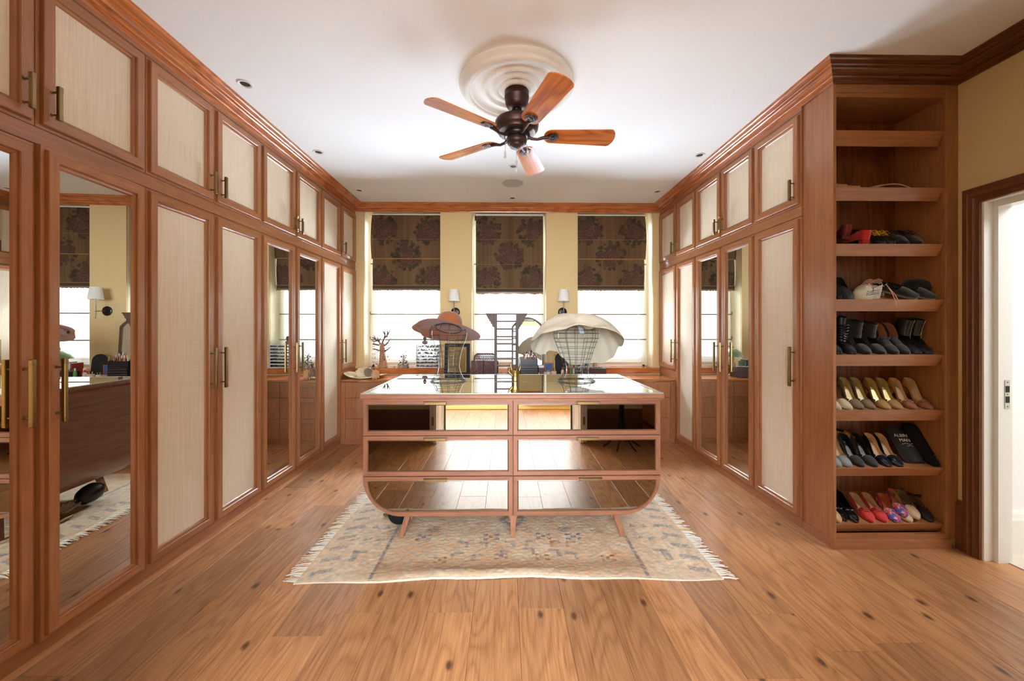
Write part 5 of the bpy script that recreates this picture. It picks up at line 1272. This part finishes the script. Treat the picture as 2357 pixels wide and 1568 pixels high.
# shelf 2
shoe('bright red loafer with its block heel turned forward, front left of the third shelf', 1945, 2, RED, BLKM, L=.22, heel=.022, block=True, side=.05, back=.062, topen=.45, rz=R(168), dy=.21, group=G)
shoe('dark red loafer lying behind the bright red one on the third shelf', 1930, 2, DRED, BLKM, L=.22, heel=.02, block=True, side=.05, back=.07, rz=R(150), dy=.27, lift=.03, group=G)
shoe('dark blue shoe with a maroon sole beside the red loafer', 2000, 2, mat('midnight leather', (30, 38, 54), .5), BLKM, heel=.02, block=True, side=.045, back=.075, vamp=.045, topen=.5, solem=DRED, rz=-.35, dy=.04, group=G)
shoe('black shoe with looped yellow laces, left of its pair', 2033, 2, BLKL, BLKM, heel=.02, block=True, side=.05, back=.07, vamp=.05, topen=.5, extra=laces(YLACE), rz=-.3, group=G)
shoe('black shoe with knotted yellow laces, right of its pair', 2058, 2, BLKL, BLKM, heel=.02, block=True, side=.05, back=.07, vamp=.05, topen=.5, extra=laces(YLACE, .01), rz=-.15, dy=.01, group=G)
shoe('black lace-up shoe with black laces, second from the right on the third shelf', 2090, 2, BLKS, BLKM, heel=.02, block=True, side=.055, back=.075, vamp=.052, topen=.52, extra=laces(BLKM), group=G)
shoe('black lace-up shoe at the right end of the third shelf', 2122, 2, BLKS, BLKM, heel=.02, block=True, side=.055, back=.07, vamp=.05, topen=.5, extra=laces(BLKM), rz=-.1, group=G)
# shelf 3
shoe('dark ankle shoe with black laces at the left end of the fourth shelf', 1938, 3, BLKL, BLKM, heel=.03, block=True, side=.07, back=.10, vamp=.06, topen=.5, extra=laces(BLKM), group=G, rz=-.2, dy=.03)
shoe('glossy black shoe toe at the far left edge of the fourth shelf', 1930, 3, BLKP, BLKM, vamp=.035, group=G, dy=0, W=.06)
shoe('dark charcoal shoe between the laced ankle shoe and the white trainers', 1956, 3, mat('charcoal leather', (52, 58, 68), .5), BLKM, heel=.03, block=True, side=.06, back=.09, vamp=.055, topen=.5, group=G, rz=-.3)
def perf(t, L, W, zs, vh, sd, to):
    mb = MB()
    for sg in (-1, 1):
        for j in range(9):
            for i in range(3):
                s = .16 + j * .075; b = W / 2 * (1 - .27 * sm(.28, .62, s)) * 1.02
                mb.blob((sg * b, s * L, zs(s) + .016 + i * .011), .0028, 5)
    tag(mb.build('perforations', BLKM, t), kind='stuff'); laces(PINK, .02, 5)(t, L, W, zs, vh, sd, to)
shoe('white perforated trainer with pink laces, turned sideways, left of its pair', 1966, 3, WHTS, BLKM, L=.25, W=.085, side=.055, back=.075, vamp=.055, topen=.48, thick=.018, solem=WHTS, extra=perf, rz=-1.2, dy=.02, group=G)
shoe('white perforated trainer with pink laces trailing over the shelf lip', 1998, 3, WHTS, BLKM, L=.25, W=.085, side=.05, back=.07, vamp=.045, topen=.48, thick=.018, solem=WHTS, extra=perf, rz=-1.0, dy=.09, group=G)
mb = MB().tube([onY(2040, 655, 2.50), onY(2052, 672, 2.47), onY(2060, 690, 2.452), onY(2063, 707, 2.450)], .0025, 5).tube([onY(2044, 660, 2.50), onY(2060, 678, 2.47), onY(2068, 692, 2.452), onY(2072, 700, 2.45)], .0025, 5)
tag(mb.build('loose_lace', PINK), 'pink lace ends hanging over the fourth shelf lip', 'lace')
shoe('black flat slip-on with a grey sole edge, standing tilted behind the white trainers', 2112, 3, BLKS, BLKM, L=.26, vamp=.03, side=.02, back=.03, solem=mat('grey sole', (120, 118, 112), .6), thick=.012, rz=.6, rx=R(14), lift=.004, group=G)
shoe('second black flat slip-on with a grey sole edge, tilted beside the black beret', 2152, 3, BLKS, BLKM, L=.26, vamp=.03, side=.02, back=.03, solem=mat('grey sole b', (128, 124, 118), .6), thick=.012, rz=.6, rx=R(14), group=G)
q = onY(2125, 660, 2.64); t = thing('fuzzy_cap', 'black fuzzy cap resting on the slip-ons at the right of the fourth shelf', 'cap', (q.x, 2.65, SH[3][1] + .085), (R(12), R(14), 0))
MB().lathe([(0, -.03), (.08, -.03), (.112, -.01), (.115, .012), (.098, .045), (.06, .066), (0, .074)], 36).build('crown', BLKS, t, smooth=True); MB().blob((.112, 0, -.012), .022, 10, (1, 1.2, .8)).build('pompom', BLKS, t, smooth=True)
# shelf 4
def ruche(t, L, W, zs, vh, sd, to):
    mb = MB()
    for k in range(7): z = .06 + k * .018; mb.tube([(W * .42 * math.cos(a), L * .66 + .046 * math.sin(a), z + .004 * math.sin(3 * a + k)) for a in [2 * math.pi * j / 16 for j in range(16)]], .005, 5, closed=True)
    mb.tube([(W * .42 * math.cos(a), L * .62 + .05 * math.sin(a), .05) for a in [2 * math.pi * j / 16 for j in range(16)]], .003, 5, closed=True); mb.build('ruching', BLKL, t, smooth=True)
shoe('glossy black ruched ankle boot, second from the left on the fifth shelf', 1968, 4, BLKL, BLKM, heel=.035, block=True, side=.05, back=.07, vamp=.042, shaft=(.215, .048, .05, .02, 0), extra=ruche, group=G, rz=-.1)
shoe('glossy black boot toe at the far left of the fifth shelf', 1935, 4, BLKL, BLKM, heel=.035, block=True, side=.05, back=.07, vamp=.042, shaft=(.20, .048, .05, .02, 0), group=G, rz=-.1)
shoe('dark grey suede ankle boot with folded cuff, left of its pair', 2002, 4, BLKS, BLKM, heel=.06, block=True, side=.05, back=.07, vamp=.04, shaft=(.19, .045, .056, -.0, 0), group=G, rz=-.12)
shoe('dark grey suede ankle boot with folded cuff, right of its pair', 2036, 4, BLKS, BLKM, heel=.06, block=True, side=.05, back=.07, vamp=.04, shaft=(.175, .045, .060, -.0, 0), group=G, rz=-.12)
shoe('black cut-out heel with pink lining, left of its pair', 2066, 4, BLKS, CUTL, heel=.075, side=.055, back=.085, vamp=.045, topen=.56, group=G, rz=-.1, extra=bow(BLKS))
shoe('black cut-out heel with pink lining, right of its pair', 2092, 4, BLKS, CUTL, heel=.075, side=.055, back=.085, vamp=.045, topen=.56, group=G, rz=-.1)
shoe('black pointed ankle boot with a silver zip, left of its pair', 2120, 4, BLKL, BLKM, heel=.075, side=.05, back=.07, vamp=.035, shaft=(.205, .045, .050, -.02, 1), group=G, rz=-.05)
shoe('black pointed ankle boot with a silver zip, right end of the fifth shelf', 2146, 4, BLKL, BLKM, heel=.075, side=.05, back=.07, vamp=.035, shaft=(.205, .045, .050, -.02, 1), group=G, rz=-.05)
# shelf 5
shoe('pale cream flat at the far left edge of the sixth shelf', 1934, 5, mat('cream kid', (206, 190, 160), .4), mat('brown insole', (150, 110, 84), .5), heel=.03, group=G, W=.07)
shoe('pale cream pump with brown insole, low in front of the taupe pumps', 1960, 5, mat('cream kid b', (206, 190, 160), .4), mat('brown insole b', (150, 110, 84), .5), heel=.045, L=.23, group=G, W=.07)
P_ = dict(heel=.085, L=.225, topen=.34, side=.022, back=.052, vamp=.028, group=G, W=.074, rz=-.06)
shoe('taupe satin pump, left of its pair', 1985, 5, TAUPE, GOLDL, dy=.01, **P_); shoe('taupe satin pump, right of its pair', 2012, 5, TAUPE, GOLDL, dy=.01, **P_)
shoe('gold glitter pump with shiny gold lining, left of its pair', 2048, 5, GLIT, GOLDIN, **P_); shoe('gold glitter pump with shiny gold lining, right of its pair', 2076, 5, GLIT, GOLDIN, **P_)
BT = mat('brown toe suede', (150, 92, 72), .8)
shoe('tan suede pump with a brown toe, left of its pair', 2109, 5, TAN, SKINL, toem=BT, extra=bow(BT), **P_); shoe('tan suede pump with a brown toe, right end of the sixth shelf', 2145, 5, TAN, SKINL, toem=BT, extra=bow(BT), **P_)
# shelf 6
P_ = dict(heel=.07, L=.235, topen=.36, side=.026, back=.052, vamp=.030, group=G, W=.076, rz=-.06)
shoe('grey leather pump toe at the far left edge of the seventh shelf', 1934, 6, GREYL, SKINL, **P_)
shoe('grey leather pump with tan lining at the left of the seventh shelf', 1958, 6, GREYL, SKINL, **P_)
def script(txt, s):
    def f(t, L, W, zs, vh, sd, to):
        o = letters('insole_lettering', txt, s, t); o.location = (-.004, L * .84, zs(.84) + .0075); o.rotation_euler = (0, 0, R(-90))
    return f
shoe('black suede pump with black lining, left of its pair', 1988, 6, BLKS, BLKL, extra=script('Gabor', .018), **P_); shoe('black suede pump with black lining, right of its pair', 2019, 6, BLKS, BLKL, **P_)
shoe('navy patent pump with beige lining, left of its pair', 2051, 6, NAVY, SKINL, **P_); shoe('navy patent pump with beige lining, right of its pair', 2077, 6, NAVY, SKINL, **P_)
# lettered black pouch leaning on its shoes
q = onY(2095, 1060, 2.56); z6 = SH[6][1]
t = thing('black_pouch', 'black drawstring pouch with white lettering leaning beside the navy pumps', 'pouch', (q.x, 2.53, z6 + .01), (R(-38), 0, R(-8)))
MB().grid(lambda u, v: ((u - .5) * .115 * (1 - .12 * v) - .025 * v, .02 * math.sin(u * math.pi) * -1 + .004 * math.sin(u * 9 + v * 7), v * .25), 18, 12).build('pouch_cloth', BLKM, t, smooth=True, solid=.012)
MB().tube([(-.055, 0, .235), (-.02, -.012, .25), (.03, -.008, .247)], .006, 6).build('drawstring', BLKM, t)
for body, s_, z_, x_ in (('ALBIN', .030, .165, -.022), ('MAN', .030, .132, -.012), ('shoes since', .009, .118, -.012)):
    if body.startswith('shoes'):
        mb = MB(); mb.tube([(-.045, -.036, .112), (-.02, -.038, .118), (0, -.038, .112), (.02, -.038, .117)], .001, 4).tube([(-.02, -.036, .098), (.0, -.038, .104), (.015, -.038, .096)], .001, 4); mb.build('printed_flourish', cW, t); continue
    o = letters('pouch_lettering', body, s_, t); o.location = (x_, -.033, z_); o.rotation_euler = (R(90), 0, 0)
t = thing('black_fluffy_boot', 'black fluffy boot lying slanted at the right end of the seventh shelf', 'boot', (onY(2150, 1060, 2.5).x, 2.49, z6), (SLOPE, 0, -.25), G)
FUR = mat('black fur', (22, 22, 25), 1, bump=(160, 1)); mb = MB(); mb.tube([(0, .0, .012), (-.005, .05, .025), (-.012, .10, .045), (-.02, .16, .08), (-.03, .21, .12), (-.03, .24, .15), (-.03, .26, .16)], [.012, .032, .045, .056, .060, .050, .02], 16)
mb.build('fur_upper', FUR, t, smooth=True)
mb = MB(); P0 = [Vector(p) for p in ((0, 0, .012), (-.005, .05, .025), (-.012, .10, .045), (-.02, .16, .08), (-.03, .21, .12), (-.03, .25, .155))]; RR = [.012, .032, .045, .056, .060, .045]
for _ in range(1800):
    f = rnd.random() * 4.98; i = int(f); g = f - i; c_ = P0[i].lerp(P0[i + 1], g); r_ = RR[i] + (RR[i + 1] - RR[i]) * g
    d = Vector((rnd.gauss(0, 1), rnd.gauss(0, .6), rnd.gauss(0, 1))).normalized(); a = d.orthogonal().normalized() * .0022; p = c_ + d * r_ * .97; e = p + d * rnd.uniform(.006, .013) + Vector((0, -.004, -.003))
    mb.q([p - a, p + a, e], [(0, 1, 2)])
tag(mb.build('fur', FUR, t), kind='stuff')
shoe('trainer with a red and cream heel and red laces behind the navy pumps', 2052, 6, mat('cream trainer', (206, 180, 150), .6), RED, L=.2, side=.05, back=.06, dy=.21, lift=.09, rz=R(-75), toem=RED, extra=laces(RED), group=G)
shoe('small mustard shoe peeking out behind the grey pump', 1968, 6, mat('mustard leather', (206, 140, 50), .6), BLKM, L=.16, side=.04, back=.05, dy=.20, lift=.075, rz=R(60), group=G)
# shelf 7
P_ = dict(heel=.012, L=.24, topen=.44, side=.030, back=.048, vamp=.028, group=G, W=.080, rz=-.12, point=.8)
shoe('tan peep-toe sandal at the far left edge of the bottom shelf', 1934, 7, mat('tan patent', (206, 160, 104), .3), BLKM, **P_)
shoe('black patent ballet flat with a bow, left of its pair on the bottom shelf', 1948, 7, BLKP, BLKP, extra=bow(BLKP), dy=.015, **{**P_, 'heel': .03})
shoe('black patent ballet flat with a bow, right of its pair on the bottom shelf', 1974, 7, BLKP, BLKP, extra=bow(BLKP), **{**P_, 'heel': .03})
P_['rz'] = -.2
shoe('red suede loafer with a gold buckle, left of its pair', 2010, 7, RED, SKINL, extra=buckle, **P_); shoe('red suede loafer with a gold buckle, right of its pair', 2040, 7, RED, SKINL, extra=buckle, **P_)
shoe('multicoloured pointed slingback resting on its mate', 2082, 7, MULTI, TERR, strapback=False, lift=.022, dy=.02, **{**P_, 'rz': -.45, 'vamp': .024, 'topen': .42})
shoe('multicoloured pointed slingback underneath its mate', 2066, 7, MULTI, TERR, dy=0, **{**P_, 'rz': -.35, 'vamp': .024, 'topen': .42})
shoe('beige pointed flat with gold studs, resting on its mate', 2112, 7, BEIGE, TAUPE, extra=studs(), lift=.02, **{**P_, 'rz': -.35, 'topen': .42})
shoe('beige pointed flat with gold studs, underneath its mate', 2096, 7, BEIGE, TAUPE, dy=0, **{**P_, 'rz': -.3})
shoe('black studded flat with an ankle strap at the right end of the bottom shelf', 2146, 7, BLKL, TAUPE, extra=studs(True), **{**P_, 'rz': -.25})
shoe('black studded flat half hidden behind the beige pair', 2128, 7, BLKL, TAUPE, extra=studs(False), dy=.04, **{**P_, 'rz': -.3})

# ------------------------------------------------------------------ behind the camera (seen in the mirrors)
t = thing('bedroom_rug', 'ochre yellow bedroom rug seen reflected in the island drawers', 'rug', (.6, -2.3, 0))
MB().box(-1.9, 1.9, -.9, .75, .001, .014, bev=.004).build('pile', mat('ochre rug', (206, 168, 92), .95, bump=(80, .8)), t)
t = thing('bedroom_bench', 'low bench with grey-blue legs and white cushion on the yellow rug, reflected in the island', 'bench', (.9, -2.1, .015))
for sx in (-1, 1):
    for sy in (-1, 1): MB().box(sx * .55 - .02, sx * .55 + .02, sy * .2 - .02, sy * .2 + .02, 0, .22, bev=.003).build('leg', mat('blue grey metal', (96, 112, 122), .4), t)
MB().box(-.6, .6, -.24, .24, .22, .27, bev=.004).build('frame', mat('blue grey metal b', (96, 112, 122), .4), t); MB().box(-.58, .58, -.23, .23, .27, .40, bev=.02).build('cushion', LINEN, t)
IRON = mat('wrought iron', (40, 38, 38), .5, .6)
t = thing('iron_pedestal_table', 'small wrought iron pedestal table with scrolled arms, reflected in the island', 'table', (1.36, .62, 0))
mb = MB(); mb.tube([(0, 0, .12), (0, 0, .70)], .018, 10)
for k in range(6):
    a = k * math.pi / 3; mb.tube([(.018 * math.cos(a), .018 * math.sin(a), .55), (.03 * math.cos(a), .03 * math.sin(a), .30), (.05 * math.cos(a), .05 * math.sin(a), .16), (.16 * math.cos(a), .16 * math.sin(a), .05), (.22 * math.cos(a), .22 * math.sin(a), .015)], .009, 6)
mb.build('stem', IRON, t)
for k in range(4):
    a = k * math.pi / 2 + .3; c_, s_ = math.cos(a), math.sin(a)
    MB().tube([(.02 * c_, .02 * s_, .50), (.08 * c_, .08 * s_, .60), (.16 * c_, .16 * s_, .66), (.21 * c_, .21 * s_, .64), (.22 * c_, .22 * s_, .61), (.20 * c_, .20 * s_, .60)], .008, 6).build('scroll', IRON, t)
MB().lathe([(0, 0), (.27, 0), (.275, .012), (.27, .022), (0, .022)], 36, (0, 0, .70)).build('table_top', IRON, t)
MB().box(.10, .115, -.03, -.028, .50, .56).build('red_tag', cR, t)
t = thing('side_shelf', 'low timber shelf holding a bottle and a basket, reflected in the island', 'shelf', (2.15, .45, 0))
MB().box(-.4, -.37, -.25, .2, 0, .62).box(.37, .4, -.25, .2, 0, .62).box(-.4, .4, -.25, .2, .58, .62).box(-.4, .4, -.25, .2, .2, .23).build('body', WV, t)
o = thing('dark_bottle', 'dark green bottle standing on the low side shelf', 'bottle', (2.0, .55, .621)); MB().lathe([(0, 0), (.038, 0), (.038, .2), (.014, .24), (.014, .3), (0, .3)], 18).build('body', mat('bottle green', (34, 60, 40), .1), o, smooth=True)
o = thing('woven_basket', 'woven basket standing on the low side shelf beside the dark bottle', 'basket', (2.25, .45, .621)); MB().lathe([(0, 0), (.12, 0), (.15, .12), (.14, .12), (.11, .01), (0, .01)], 24).build('body', STR, o, smooth=True)
